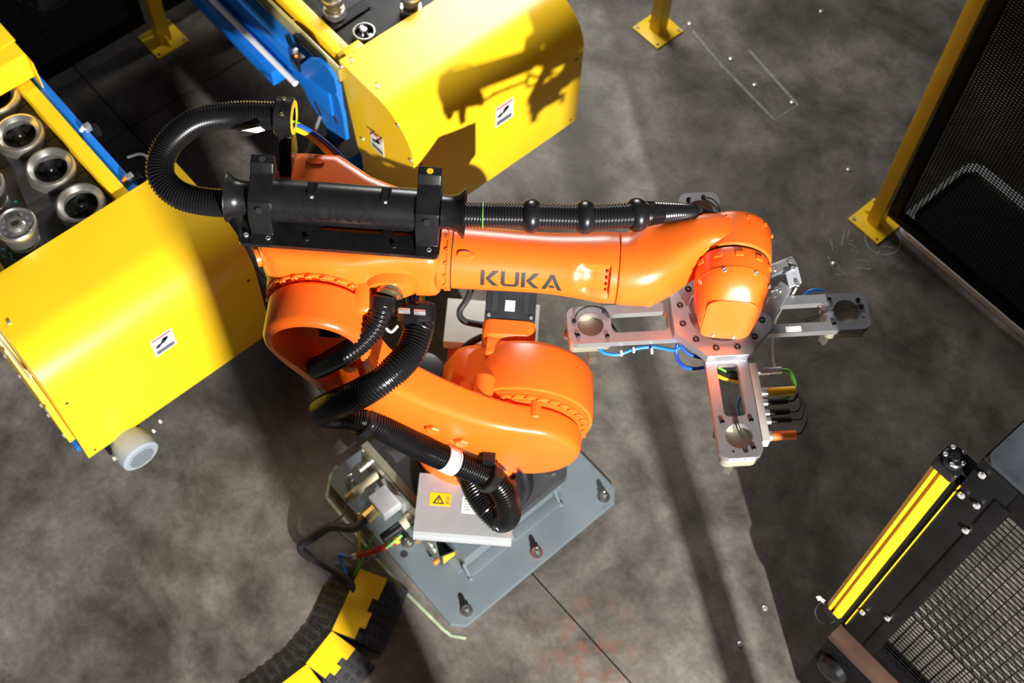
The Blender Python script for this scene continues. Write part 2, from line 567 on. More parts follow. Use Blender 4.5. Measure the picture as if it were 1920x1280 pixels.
# ================================================================== FENCE POSTS AND FENCES
def fence_post(x, y, label, height=2.2):
    t = thing('fence_post', label, 'post', (x, y, 0), group='yellow fence posts')
    link('post', box((-0.027, -0.027, 0.01), (0.027, 0.027, height), 0.004), 'post_yellow', t)
    link('base_plate', box((-0.075, -0.075, 0), (0.075, 0.075, 0.010), 0.002), 'post_yellow', t)
    for sx in (-1, 1):
        link('gusset', plate([(0.027, 0.01), (0.06, 0.01), (0.027, 0.05)], [], -0.003, 0.003, lambda a, b, c, s=sx: (s * a, c, b)), 'post_yellow', t)
    for sx, sy in ((-1, -1), (1, -1), (-1, 1), (1, 1)):
        if sx == sy:
            bolt('hex8', (sx * 0.06, sy * 0.06, 0.010), (0, 0, 1), t, 'anchor_bolt')
        else:
            link('bolt_hole', cyl((sx * 0.06, sy * 0.06, 0.0098), (sx * 0.06, sy * 0.06, 0.0104), 0.006, 12), 'ink', t)
    return t
PR = atz(1641, 416); PM = atz(1233, 57); PL = atz(307, 75)
fence_post(PR.x, PR.y, 'yellow fence post on square foot plate beside the right black mesh panel')
fence_post(PM.x, PM.y, 'yellow fence post standing alone behind the far conveyor hood')
fence_post(PL.x, PL.y, 'yellow fence post by the dark mesh panel at upper left')

def fence_panel(label, p0, direction, length, z0, z1, pitch, wire, bar, name='mesh_fence', frame_m='black'):
    """vertical mesh panel; origin p0, runs along direction"""
    a = math.atan2(direction[1], direction[0])
    t = thing(name, label, 'fence', (p0[0], p0[1], z0), a)
    h = z1 - z0
    link('bottom_bar', box((0, -0.015, 0), (length, 0.015, bar), 0.002), frame_m, t)
    link('top_bar', box((0, -0.015, h - bar), (length, 0.015, h), 0.002), frame_m, t)
    link('end_bar', box((0, -0.0149, bar), (bar, 0.0149, h - bar), 0.002), frame_m, t)
    link('end_bar', box((length - bar, -0.0149, bar), (length, 0.0149, h - bar), 0.002), frame_m, t)
    bm = bmesh.new()
    x = bar
    while x < length - bar:
        bm_box(bm, (x, -wire / 2, bar), (x + wire, wire / 2, h - bar)); x += pitch
    z = bar
    while z < h - bar:
        bm_box(bm, (bar, -wire / 2 + wire, z), (length - bar, wire / 2 + wire, z + wire)); z += pitch
    o = link('wire_mesh', finish(bm, 'mesh', 0), frame_m, t)
    o['kind'] = 'stuff'
    return t
fence_panel('black framed fine mesh panel beside the right yellow fence post', (PR.x + 0.034, PR.y), (1, 0), 1.30, 0.10, 2.15, 0.0125, 0.0042, 0.045)
fence_panel('black framed fine mesh panel behind the left conveyor', (PL.x - 0.045, PL.y - 0.04), (0, -1), 1.4, 0.10, 2.15, 0.0125, 0.0045, 0.05)
fence_panel('black framed mesh panel to the right of the upper left yellow post', (PL.x - 0.045, PL.y + 0.04), (0, 1), 1.3, 0.10, 2.15, 0.0125, 0.0045, 0.05)

# white-rimmed tray standing beyond the right fence
tray = thing('storage_tray', 'white rimmed plastic tray on the floor beyond the right mesh panel', 'tray', (0.82, 2.155, 0))
to = rrect2(-0.62, -0.250, 0.60, 0.222, 0.07)
ti = rrect2(-0.600, -0.190, 0.565, 0.178, 0.055)
link('rim', plate(to, [ti], 0.0, 0.030), 'tray', tray)
link('bottom', plate(ti, [], 0.0, 0.006), 'rubber', tray)

# ================================================================== ROBOT MOUNTING PLATE
mp = thing('robot_mounting_plate', 'blue grey steel base plate with raised pedestal bolted to the floor under the robot', 'base plate')
def cham(x0, y0, x1, y1, c):
    return [(x0 + c, y0), (x1 - c, y0), (x1, y0 + c), (x1, y1 - c), (x1 - c, y1), (x0 + c, y1), (x0, y1 - c), (x0, y0 + c)]
link('plate', plate(cham(-0.37, -0.37, 0.338, 0.356, 0.036), [], 0.0, 0.024, bev=0.002), 'plate', mp)
ped = link('pedestal', plate(rrect2(-.240, -.215, .190, .215, .008), [], 0.0242, 0.1218), 'plate', mp)
for lo, hi in (((.1905, -.225, .0242), (.226, .178, .0335)), ((-.276, -.225, .0242), (-.2405, .225, .0335)), ((-.2405, .2155, .0242), (.150, .245, .0335)), ((-.2405, -.245, .0242), (.1905, -.2155, .0335))):
    link('foot_lip', box(lo, hi, .002), 'plate', mp)
for gy in (-.222, -.03, .174):
    link('gusset', plate([(.1905, .034), (.222, .034), (.1905, .085)], [], gy - .004, gy + .004, lambda a, b, c: (a, c, b)), 'plate', mp)
for p_ in ((.227, -.222), (.227, .176)):
    link('weld_bead', lathe((p_[0], p_[1], .0242), (p_[0], p_[1], 1), [(0, .009), (.006, .008), (.010, .004)], 10), 'plate', mp)
stud_me = None
for bx_, by_ in ((.302, .304), (.302, 0), (.302, -.303), (0, -.303), (0, .303), (-.302, .303), (-.302, -.305), (-.302, 0)):
    if stud_me is None:
        bm = bmesh.new()
        bm_lathe(bm, (0, 0, 0), (0, 0, 1), [(0, .021), (.004, .021), (.004, .0165)], 20)
        bm_lathe(bm, (0, 0, .004), (0, 0, 1), [(0, .0155), (.014, .0155), (.016, .013)], 6)
        bm_lathe(bm, (0, 0, .018), (0, 0, 1), [(0, .0095), (.014, .0095), (.020, .007), (.022, .003)], 14)
        stud_me = finish(bm, 'stud', 35)
        stud_me.materials.append(M['steel'])
    link('anchor_bolt', stud_me, None, mp, (bx_, by_, 0.024))
link('bolt_hole', cyl((0.02, -0.335, 0.0236), (0.02, -0.335, 0.0246), 0.013, 16), 'ink', mp)

# ================================================================== ROBOT
rb = thing('industrial_robot', 'large orange six axis industrial robot arm with black hose package', 'robot', (0, 0, 0.122), PI / 4)
Z0 = 0.122
def V(s, w, z):            # robot frame -> local coordinates of the robot root
    return Vector((s, -w, z - Z0))
UE, WE, ZE = Vector((1, 0, 0)), Vector((0, -1, 0)), Vector((0, 0, 1))
def rot_i(x, y):           # world xy -> robot s, w
    return ((x + y) * SQ, (x - y) * SQ)
# base (does not turn with the arm: aligned with the plate)
bp_ = [rot_i(x, y) for x, y in [(-.245, -.250), (.085, -.250), (.200, -.135), (.200, .215), (.165, .250), (-.245, .250), (-.275, .22), (-.275, -.22)]]
base = link('base_flange', plate(bp_, [], 0.1222, 0.158, lambda a, b, c: V(a, b, c), bev=0.004), 'casting', rb)
for x, y in ((.158, .186), (.155, -.125), (-.222, -.205), (-.228, -.138), (-.222, .2), (-.228, .13)):
    s, w = rot_i(x, y)
    big = x > 0
    bolt('hex12' if big else 'hex8', V(s, w, 0.158), (0, 0, 1), base, 'anchor_bolt', 'steel')
s0, w0 = rot_i(-0.03, 0.0)
link('base_column', lathe(V(s0, w0, 0.158), V(s0, w0, 1), [(0, .205), (.03, .19), (.16, .18), (.20, .19), (.215, .19)], 40), 'casting', rb)
# turning column
col = link('carousel', loft([sup(V(s0, w0, 0.373), UE, WE, .180, .180, 40, 2), sup(V(s0, w0, 0.43), UE, WE, .184, .184, 40, 2.1),
      sup(V(.01, -.01, 0.50), UE, WE, .185, .165, 40, 2.5), sup(V(.05, -.015, 0.60), UE, WE, .19, .11, 40, 3.2), sup(V(.06, -.02, .74), UE, WE, .185, .092, 40, 3.6), sup(V(.04, -.03, .86), UE, WE, .12, .07, 40, 3.2), sup(V(.04, -.03, .875), UE, WE, .10, .055, 40, 3)]), 'orange', rb)
A2 = (.135, .77)
A3 = (-.378, 1.395)
sh = link('shoulder_housing', lathe(V(A2[0], -.085, A2[1]), V(A2[0], 1, A2[1]), [(0, .165), (.015, .190), (.03, .198), (.155, .201), (.166, .199), (.168, .192), (.178, .190)], 56), 'orange', rb)
link('shoulder_flange', lathe(V(A2[0], .0905, A2[1]), V(A2[0], 1, A2[1]), [(0, .188), (.010, .188), (.012, .172), (.021, .170)], 56), 'orange', sh)
for k in range(22):
    a = math.radians(-55 + k * 230 / 21)
    bolt('cap8', V(A2[0] + .180 * math.cos(a), .101, A2[1] + .180 * math.sin(a)), (0, -1, 0), sh, 'bolt', 'orange')
for s_, z_, r_, l_ in ((-.025, .905, .022, .075), (.022, .945, .030, .085)):
    link('stop_lug', lathe(V(s_, .05, z_), V(s_, 1, z_), [(0, r_), (l_ - .012, r_ * .92), (l_, r_ * .6)], 20), 'orange', sh)
# shoulder motor bracket, motor and cables
mb = link('motor_bracket', loft([sup(V(.078, -.03, .84), UE, ZE, .062, .05, 28, 4), sup(V(.078, -.09, .87), UE, ZE, .076, .085, 28, 5), sup(V(.078, -.135, .872), UE, ZE, .077, .083, 28, 6)]), 'orange', rb)
link('bracket_rib', plate([(-.03, .80), (.035, .80), (.035, .945), (-.03, .945)], [], .0, .075, lambda a, b, c: V(.045 + a, -.105 + c, b), bev=.012), 'orange', mb)
mo = link('shoulder_motor', box(V(.006, -.137, .79), V(.150, -.41, .953), .006), 'motor', rb)
for s_ in (.032, .122):
    link('groove', box(V(s_ - .008, -.16, .9525), V(s_ + .008, -.405, .9545)), 'ink', mo)
link('rating_label', box(V(.062, -.165, .9531), V(.090, -.200, .9541)), 'white', mo)
for s_ in (.018, .138):
    bolt('cap5', V(s_, -.148, .953), (0, 0, 1), mo)
link('motor_cable', tube([V(-.03, -.36, .86), V(-.035, -.30, .90), V(-.05, -.235, .89), V(-.07, -.20, .87), V(-.055, -.175, .86), V(.0, -.165, .86)], .0095, 10), 'rubber', mo)
link('cable_gland', cyl(V(-.028, -.40, .86), V(-.03, -.35, .865), .014, 16), 'screw', mo)
link('motor_cable', tube([V(.0, -.15, .82), V(-.04, -.13, .80), V(-.09, -.09, .76), V(-.14, -.06, .74)], .0105, 10), 'rubber', mo)
am = link('turning_motor', lathe(V(-.160, -.045, .45), V(-.160, -.045, 2), [(0, .062), (.30, .062), (.33, .058), (.345, .052), (.35, .03)], 32), 'motor', rb)
jb = link('cover_box', box(V(-.135, -.295, .46), V(.165, -.455, .505), .003), 'cream', rb)
link('bracket', box(V(-.12, -.12, .40), V(.15, -.44, .4595), .004), 'orange', jb)
# sheet cover in front of the column
sc_ = link('cable_cover', box(V(-.168, .130, .425), V(.128, .318, .430), .001), 'sheet', rb)
link('front_lip', loft([[V(s, .318, .430), V(s, .330, .426), V(s, .334, .418), V(s, .334, .398), V(s, .331, .398), V(s, .331, .416), V(s, .318, .425)] for s in (-.168, .128)]), 'sheet', sc_)
link('side_lip', box(V(.126, .14, .40), V(.1282, .33, .4248)), 'sheet', sc_)
st_ = link('warning_sticker', box(V(-.150 + .02, .190, .4301), V(-.055 - .01, .232, .4309)), 'yellow', sc_)
link('triangle_mark', plate([(-.120, .226), (-.102, .196), (-.084, .226)], [[(-.113, .2225), (-.102, .204), (-.091, .2225)]], .4309, .4313, lambda a, b, c: V(a, b, c)), 'ink', st_)
link('bolt_mark', box(V(-.1035, .207, .4309), V(-.1005, .219, .4313)), 'ink', st_)
link('book_mark', plate([(-.080, .202), (-.069, .202), (-.069, .224), (-.080, .224)], [[(-.0785, .2035), (-.0755, .2035), (-.0755, .2225), (-.0785, .2225)], [(-.0735, .2035), (-.0705, .2035), (-.0705, .2225), (-.0735, .2225)]], .4309, .4313, lambda a, b, c: V(a, b, c)), 'greyink', st_)
dl = link('data_label', box(V(-.030, .196, .4301), V(.045, .250, .4307)), 'white', sc_)
for k in range(5):
    link('print_line', box(V(-.024, .202 + k * .009, .4307), V(-.024 + (.055 if k == 0 else random.uniform(.02, .06)), .202 + k * .009 + (.005 if k == 0 else .002), .431)), 'greyink', dl)

# ---- link arm
outline = [(A3[0] + .128 * math.cos(a), A3[1] + .128 * math.sin(a)) for a in [math.radians(d) for d in range(-5, 206, 15)]]
lower = [(-.440, 1.215), (-.385, 1.105), (-.285, .985), (-.150, .855), (-.03, .725), (.045, .640)]
end_ = [(A2[0] + .172 * math.cos(a), A2[1] + .172 * math.sin(a)) for a in [math.radians(d) for d in range(-105, 91, 15)]]
upper = [(.07, .955), (-.03, 1.02), (-.13, 1.105), (-.205, 1.19), (-.24, 1.28)]
LO = smooth2(outline + lower + end_ + upper, 2)
def front_w(s, z):          # front face leans towards the shoulder
    t = max(0, min(1, (z - .75) / .55))
    return .185 + (.232 - .185) * t
hole = hull2(circle2(A3[0] + .002, A3[1] + .004, .106, 28) + circle2(-.335, 1.262, .078, 24))
bm = bmesh.new()
n = len(LO)
rows = []
for ins, back in ((0.012, None), (0.0, None), (0.0, .022), (.005, .009), (.013, .002), (.020, .0)):
    lp = inset2(LO, ins) if ins else LO
    if back is None:
        w_ = .112 if ins else .124
        rows.append([bm.verts.new(V(s, w_, z)) for s, z in lp])
    else:
        rows.append([bm.verts.new(V(s, front_w(*q) - back, z)) for (s, z), q in zip(lp, LO)])
for a_, b_ in zip(rows, rows[1:]):
    for k in range(n):
        bm.faces.new((a_[k], a_[(k + 1) % n], b_[(k + 1) % n], b_[k]))
bm.faces.new(rows[0][::-1])
# the opening: rim radius must stay inside the inset outline
rim = [bm.verts.new(V(s, front_w(s, z) - .001, z)) for s, z in inset2(hole, .0)]
es = [bm.edges.new((rim[k], rim[(k + 1) % len(rim)])) for k in range(len(rim))]
es2 = [bm.edges.get((rows[-1][k], rows[-1][(k + 1) % n])) for k in range(n)]
bmesh.ops.triangle_fill(bm, use_beauty=True, use_dissolve=False, edges=es + es2)
r2 = [bm.verts.new(V(s, front_w(s, z) - .010, z)) for s, z in inset2(hole, .006)]
r3 = [bm.verts.new(V(s, .135, z)) for s, z in inset2(hole, .010)]
for a_, b_ in ((rim, r2), (r2, r3)):
    for k in range(len(rim)):
        bm.faces.new((a_[k], a_[(k + 1) % len(rim)], b_[(k + 1) % len(rim)], b_[k]))
bm.faces.new(r3)
la = link('link_arm', finish(bm, 'link', 38), 'orange', rb)
for k in range(9):
    a = math.radians(120 + k * 14)
    bolt('cap6', V(A3[0] + .082 * math.cos(a), .1351, A3[1] + .082 * math.sin(a)), (0, -1, 0), la, 'inner_bolt', 'orange')
link('hose_bracket', box(V(-.385, .136, 1.31), V(-.335, .150, 1.42), .002), 'black', la)
bolt('cap6', V(-.372, .150, 1.405), (0, -1, 0), la, 'bracket_screw', 'screw')
for px_, py_ in ((812, 800), (866, 829)):
    s, w, z = loc_w(px_, py_, .198)
    bolt('hexplug', V(s, front_w(s, z) - .004, z), (0, -1, 0), la, 'hex_plug', 'orange')
s, w, z = loc_w(655, 690, .225)
link('boss', lathe(V(s, .21, z), V(s, 1, z), [(0, .019), (.016, .019), (.02, .015)], 20), 'orange', la)
s, w, z = loc_w(1003, 765, .12)
link('boss', lathe(V(s, .10, z), V(s, 1, z), [(0, .018), (.05, .018), (.054, .013)], 20), 'orange', la)
link('boss', lathe(V(.10, .17, .665), V(.10, 1, .665), [(0, .006), (.014, .006)], 12), 'orange', la)

# ---- elbow housing
plan = [(-.520, -.13), (-.552, -.02), (-.512, .075), (-.47, .10), (-.29, .10), (-.23, .085), (-.16, .078), (-.085, .076), (-.085, -.105), (-.16, -.125), (-.235, -.150), (-.275, -.165), (-.36, -.222), (-.478, -.222)]
el = link('elbow_housing', plate(plan, [], 1.402, 1.578, lambda a, b, c: V(a, b, c), bev=.032, smooth=50), 'orange', rb)
link('elbow_cone', loft([sup(V(A3[0] + .01, -.02, 1.47), UE, ZE, .150, .095, 44, 2.6), sup(V(A3[0] + .005, .04, 1.44), UE, ZE, .142, .118, 44, 2.3), sup(V(A3[0], .082, 1.40), UE, ZE, .137, .135, 44, 2), sup(V(A3[0], .093, 1.395), UE, ZE, .137, .137, 44, 2)]), 'orange', el)
ef = link('elbow_flange', lathe(V(A3[0], .0932, A3[1]), V(A3[0], 1, A3[1]), [(0, .1345), (.012, .1345), (.013, .121), (.0185, .1205)], 48), 'orange', rb)
for k in range(16):
    a = math.radians(-30 + k * 16)
    bolt('cap8', V(A3[0] + .128 * math.cos(a), .1055, A3[1] + .128 * math.sin(a)), (0, -1, 0), ef, 'bolt', 'orange')
# hood above the hand connector, seams and lugs
link('connector_hood', loft([sup(V(-.205, .045, 1.475), UE, ZE, .072, .060, 28, 2.6), sup(V(-.205, .085, 1.472), UE, ZE, .066, .052, 28, 2.4), sup(V(-.205, .105, 1.480), UE, ZE, .050, .036, 28, 2.2)]), 'orange', el)
link('connector_box', loft([sup(V(-.268, .06, 1.445), UE, ZE, .022, .05, 20, 5), sup(V(-.268, .155, 1.435), UE, ZE, .024, .045, 20, 5), sup(V(-.270, .162, 1.433), UE, ZE, .020, .040, 20, 5)]), 'orange', el)
link('seam', box(V(-.162, -.128, 1.575), V(-.1605, .060, 1.5788)), 'joint', el)
for s_, w_, rz in ((-.415, -.185, 20), (-.50, .035, 30), (-.35, .03, 10)):
    link('pad', loft([sup(V(s_, w_, 1.570), UE, WE, .026, .011, 20, 2.5), sup(V(s_, w_, 1.582), UE, WE, .022, .008, 20, 2.5)]), 'orange', el)
link('side_port', lathe(V(-.530, .03, 1.475), V(-.530, .03, 1.475) + Vector((-.9, -.43, 0)), [(0, .026), (.012, .026), (.012, .019), (.004, .018)], 20), 'orange', el)

# ---- forearm
def fore_r(s, th):
    if s < .10: r = .0775 - .0035 * max(0, (s + .05) / .15)
    else: r = .074 + .013 * max(0, min(1, (s - .16) / .14)) ** 1.5
    d = abs((th - math.radians(32) + PI) % (2 * PI) - PI)
    mk = max(0, min(1, (math.radians(30) - d) / math.radians(8)))
    if .235 < s < .317: r -= .013 * mk * min(1, (s - .235) / .03)
    return r
AX = 1.487
sv = [-.062, -.060, -.03, 0, .04, .08, .12, .16, .20, .225, .235, .245, .255, .265, .28, .30, .314, .3165, .3185, .327, .334, .336]
loops = []
for s in sv:
    lp = []
    for k in range(64):
        th = 2 * PI * k / 64      # 0 = +w, 90 deg = +z
        r = fore_r(s, th)
        if s in (-.062, .336): r -= .002
        lp.append(V(s, r * math.cos(th), AX + r * math.sin(th)))
    loops.append(lp)
fa = link('forearm', loft(loops, smooth=30), 'orange', rb)
ff = link('forearm_flange', lathe(V(-.098, 0, AX), V(1, 0, AX), [(0, .078), (.004, .081), (.024, .081), (.026, .084), (.0345, .084), (.0355, .080)], 48), 'orange', rb)
for k in range(16):
    a = 2 * PI * k / 16
    bolt('cap5', V(-.074, .0808 * math.cos(a), AX + .0808 * math.sin(a)), (0, -math.cos(a), math.sin(a)), ff, 'bolt', 'orange')
link('seam_gap', ring(V(-.0640, 0, AX), V(-.0615, 0, AX), .0815, .06, 48), 'joint', ff)
for k in range(4):
    th = math.radians(14 + k * 12)
    bolt('cap5', V(.313, .079 * math.cos(th), AX + .079 * math.sin(th)), (-1, 0, 0), fa, 'bolt', 'orange')
for s_, th in ((-.03, 62), (.30, 108)):
    t_ = math.radians(th)
    c_ = V(s_, .074 * math.cos(t_), AX + .074 * math.sin(t_))
    link('lug', loft([sup(c_, UE, Vector((0, math.sin(t_), math.cos(t_))), .025, .012, 20, 2.4), sup(c_ + Vector((0, -math.cos(t_), math.sin(t_))) * .009, UE, Vector((0, math.sin(t_), math.cos(t_))), .017, .007, 20, 2.4)]), 'orange', fa)
# lettering on the forearm
polys, wid = text_polys('KUKA', .046, .10)
bm = bmesh.new()
TH0, S0, KX = math.radians(2), .010, .196 / wid
for poly in polys:
    bm_fill(bm, poly, lambda x, y: V(S0 + x * KX, (fore_r(S0 + x * KX, 0) + .0007) * math.cos(TH0 + y / .075), AX + (fore_r(S0 + x * KX, 0) + .0007) * math.sin(TH0 + y / .075)))
link('lettering', finish(bm, 'lettering', 40), 'ink', fa)

# ---- wrist housing (fork side) and hand
def wsec(s, wc, rw, rz, p): return sup(V(s, wc, AX), WE, ZE, rw, rz, 48, p)
wh = link('wrist_housing', loft([wsec(.3375, 0, .084, .084, 2), wsec(.339, 0, .087, .087, 2), wsec(.352, 0, .088, .088, 2), wsec(.362, -.003, .090, .089, 2.1), wsec(.374, -.012, .098, .090, 2.25), wsec(.388, -.026, .110, .091, 2.5), wsec(.408, -.030, .110, .092, 2.6),
     wsec(.440, -.032, .102, .093, 2.6), wsec(.475, -.047, .087, .094, 2.9), wsec(.505, -.063, .072, .094, 3.2), wsec(.532, -.077, .058, .094, 3.5), wsec(.56, -.085, .050, .094, 3.8), wsec(.617, -.086, .048, .094, 4.0)]), 'orange', rb)
wd = link('wrist_drum', lathe(V(.617, -.136, AX), V(.617, 1, AX), [(0, .082), (.006, .091), (.016, .0955), (.085, .0955), (.098, .0945), (.102, .091)], 56), 'orange', rb)
for k in range(7):
    a = math.radians(-20 + k * 32)
    bolt('cap5', V(.617 + .0955 * math.cos(a), -.112, AX + .0955 * math.sin(a)), (math.cos(a), 0, math.sin(a)), wd, 'bolt', 'orange')
link('drum_gap', ring(V(.617, -.034, AX), V(.617, -.028, AX), .0885, .06, 48), 'joint', wd)
s, w, z = .405, .0, 0
link('lug', lathe(V(.418, .055, AX - .035), V(.418, 1, AX - .035), [(0, .016), (.016, .015), (.02, .011)], 18), 'orange', wh)
def hsec(w, sc, rs, z0, z1, p): return sup(V(sc, w, (z0 + z1) / 2), UE, ZE, rs, (z1 - z0) / 2, 56, p)
hd = link('hand', loft([hsec(-.028, .617, .0885, AX - .090, AX + .0905, 2), hsec(-.022, .617, .0905, AX - .092, AX + .0925, 2), hsec(.000, .617, .0905, AX - .100, AX + .0925, 2.05), hsec(.022, .617, .0900, AX - .125, AX + .091, 2.15),
     hsec(.030, .617, .0890, AX - .130, AX + .090, 2.2), hsec(.055, .617, .0840, AX - .140, AX + .078, 2.4), hsec(.078, .616, .0730, AX - .148, AX + .055, 2.9), hsec(.088, .616, .066, AX - .150, AX + .040, 3.4), hsec(.090, .616, .064, AX - .148, AX + .037, 3.6)], smooth=24), 'orange', rb)
link('seam', loft([hsec(.027, .617, .0900, AX - .129, AX + .0912, 2.18), hsec(.0290, .617, .0900, AX - .131, AX + .0910, 2.2)]), 'orange', hd)
link('end_cap', plate(rrect2(-.061, -.142, .061, .036, .032, 7), [], .0895, .0935, lambda a, b, c: V(.616 + a, c, AX + b), bev=.0012), 'orange', hd)
for s_, z_ in ((.590, -.128), (.640, -.130)):
    bolt('cap5', V(s_, .0935, AX + z_), (0, -1, 0), hd, 'cover_screw')
for th, w_ in ((112, .034), (62, .034), (160, .040), (20, .040)):
    t_ = math.radians(th)
    bolt('cap5', V(.617 + .087 * math.cos(t_), w_, AX + .0875 * math.sin(t_)), (math.cos(t_), -.45, math.sin(t_)), hd, 'cover_screw')
for k in range(5):
    t_ = math.radians(25 + k * 32)
    link('lug', box((-.010, -.006, -.004), (.010, .006, .004), .002, Matrix.Translation(V(.617 + .0915 * math.cos(t_), -.008, AX + .0925 * math.sin(t_))) @ Matrix.Rotation(-(t_ - PI / 2), 4, 'Y')), 'orange', hd)
fl = link('tool_flange', lathe(V(.617, 0, 1.262), V(.617, 0, 2), [(0, .050), (.02, .050), (.02, .064), (.06, .066), (.075, .060), (.10, .055)], 40), 'steel', rb)
link('flange_skirt', lathe(V(.617, 0, 1.335), V(.617, 0, 2), [(0, .070), (.02, .078), (.05, .075)], 40), 'orange', rb)

# ---- black hose package on top of the forearm
TW, TZ = -.020, 1.646
hp = link('hose_rail', plate(rrect2(-.560, -.045, -.088, .072, .012), [rrect2(-.375, .004, -.225, .020, .008), rrect2(-.205, .004, -.150, .020, .008)], 1.582, 1.594, lambda a, b, c: V(a, b, c)), 'plastic', rb)
for s_, w_, m_ in ((-.543, .050, 'screw'), (-.490, .055, 'screw'), (-.400, .050, 'blackscrew'), (-.195, .052, 'blackscrew'), (-.112, .056, 'screw')):
    bolt('cap6', V(s_, w_, 1.594), (0, 0, 1), hp, 'screw', m_)
hc = link('hose_holder', lathe(V(-.492, TW, TZ), V(1, TW, TZ), [(0, .045), (.004, .050), (.375, .050), (.379, .045)], 40), 'plastic', rb)
polys, wid = text_polys('KUKA', .034, .2)
bm = bmesh.new()
for poly in polys:
    bm_fill(bm, poly, lambda x, y: V(-.425 + x * 1.25, TW + .0506 * math.cos(.12 + y / .05), TZ + .0506 * math.sin(.12 + y / .05)))
link('lettering', finish(bm, 'lettering', 40), 'black', hc)
for s_ in (-.385, -.215):
    link('clip', box(V(s_ - .009, TW - .012, TZ + .042), V(s_ + .009, TW + .016, TZ + .059), .003), 'plastic', hc)
    bolt('cap4', V(s_, TW + .016, TZ + .049), (0, -1, .3), hc, 'clip_screw')
for s_ in (-.505, -.118):
    ck = link('clamp_block', plate([(.075, 1.5945), (.046, 1.60), (.040, 1.648), (.022, 1.690), (-.010, 1.704), (-.045, 1.715), (-.060, 1.735), (-.083, 1.735), (-.083, 1.5945), (-.055, 1.594), (.0, 1.594)], [], s_ - .027, s_ + .027, lambda a, b, c: V(c, a, b), bev=.003), 'plastic', rb)
    link('clamp_hole', cyl(V(s_, -.070, 1.7352), V(s_, -.070, 1.7358), .008, 14), 'ink' if s_ < -.3 else 'yellow', ck)
    link('clamp_hole', cyl(V(s_, .033, 1.676), V(s_, .0345, 1.680), .007, 14), 'ink', ck)
# bell mouths
for s_, d in ((-.535, -1), (-.088, 1)):
    link('bell_mouth', lathe(V(s_, TW, TZ), V(s_ + d, TW, TZ), [(0, .040), (.022, .040), (.038, .045), (.050, .058), (.054, .060), (.054, .053), (.04, .036)], 32), 'plastic', rb)
# loop of hose behind the elbow
loop = [V(-.545, TW, TZ), V(*loc_w(440, 380, -.02)), V(*loc_w(385, 378, -.02)), V(*loc_w(335, 365, -.03)), V(*loc_w(304, 335, -.06)), V(*loc_w(302, 300, -.10)), V(*loc_w(322, 262, -.145)), V(*loc_w(368, 228, -.190)), V(*loc_w(430, 217, -.215)), V(*loc_w(485, 216, -.22)), V(*loc_w(540, 219, -.22))]
ho = link('energy_hose', corrugated(loop, .0340, .0068, 22, .12), 'hose', rb)
tg = [V(*loc_w(*p_)) for p_ in ((446, 246, -.165), (488, 237, -.165), (497, 244, -.160), (459, 256, -.160))]
link('hose_tag', loft([tg, [p_ + Vector((0, 0, -.0015)) for p_ in tg]], smooth=0), 'white', ho)
# ring clamp on its bracket
rc = Vector(loc_w(535, 219, -.22))
rg = link('ring_clamp', ring(V(rc[0] - .022, -.22, rc[2]), V(rc[0] + .020, -.22, rc[2]), .047, .0345, 36, .003), 'plastic', rb)
link('ring_liner', ring(V(rc[0] + .0202, -.22, rc[2]), V(rc[0] + .0225, -.22, rc[2]), .0405, .026, 36), 'yellowcable', rg)
link('ring_arm', plate([(-.200, rc[2] - .035), (-.250, rc[2] - .03), (-.232, 1.56), (-.140, 1.56), (-.135, 1.585), (-.150, 1.60)], [], rc[0] - .018, rc[0] + .012, lambda a, b, c: V(c, a, b), bev=.003), 'plastic', rg)
for a in (60, 110):
    t_ = math.radians(a)
    bolt('cap5', V(rc[0], -.22 + .047 * math.cos(t_), rc[2] + .047 * math.sin(t_)), (0, -math.cos(t_), math.sin(t_)), rg, 'clamp_screw', 'brass')
# coloured wires leaving the ring clamp
def wire(name, pxw, r, m, parent, n=8):
    return link(name, tube([V(*loc_w(a, b, c)) for a, b, c in pxw], r, n), m, parent)
wire('blue_wire', [(548, 233, -.225), (575, 243, -.235), (610, 267, -.25), (645, 300, -.265), (680, 335, -.28), (700, 360, -.29)], .0068, 'bluecable', ho)
wire('yellow_wire', [(546, 239, -.215), (572, 250, -.225), (605, 275, -.24), (632, 302, -.25), (655, 335, -.26)], .0068, 'yellowcable', ho)
wire('green_wire', [(546, 226, -.225), (565, 235, -.24), (590, 258, -.255), (612, 288, -.262), (636, 312, -.262), (650, 330, -.262)], .0042, 'green', ho)
# hose towards the wrist
fh = [V(-.09, TW, TZ), V(*loc_w(860, 402, -.022)), V(*loc_w(1000, 405, -.03)), V(*loc_w(1100, 407, -.04)), V(*loc_w(1180, 404, -.055)), V(*loc_w(1235, 399, -.085)), V(*loc_w(1300, 398, -.125)), V(*loc_w(1335, 412, -.16))]
fo = link('energy_hose', corrugated(fh, .0305, .0072, 22, rfun=lambda t: 1.0 if t < .66 else max(.55, 1 - (t - .66) * 2.0)), 'hose', rb)
pth = resample(catmull(fh, 24), .002)
def near(px_):
    best = min(range(len(pth)), key=lambda i: abs((lambda q: q[0])(to_px(pth[i])) - px_))
    return best
def to_px(l):
    wpt = Matrix.Rotation(PI / 4, 3, 'Z') @ l + Vector((0, 0, Z0))
    c = RCAM.transposed() @ (wpt - CAM_POS)
    return (960 + F_PX * c.x / -c.z, 640 - F_PX * c.y / -c.z)
for px_ in (996, 1096, 1193):
    i = near(px_)
    d = (pth[i + 3] - pth[i - 3]).normalized()
    link('protector_ball', lathe(pth[i] - d * .019, pth[i] + d, [(0, .031), (.004, .0355), (.012, .0395), (.019, .0405), (.026, .0395), (.034, .0355), (.038, .031)], 28), 'plastic', fo)
i = near(906)
d = (pth[i + 3] - pth[i - 3]).normalized()
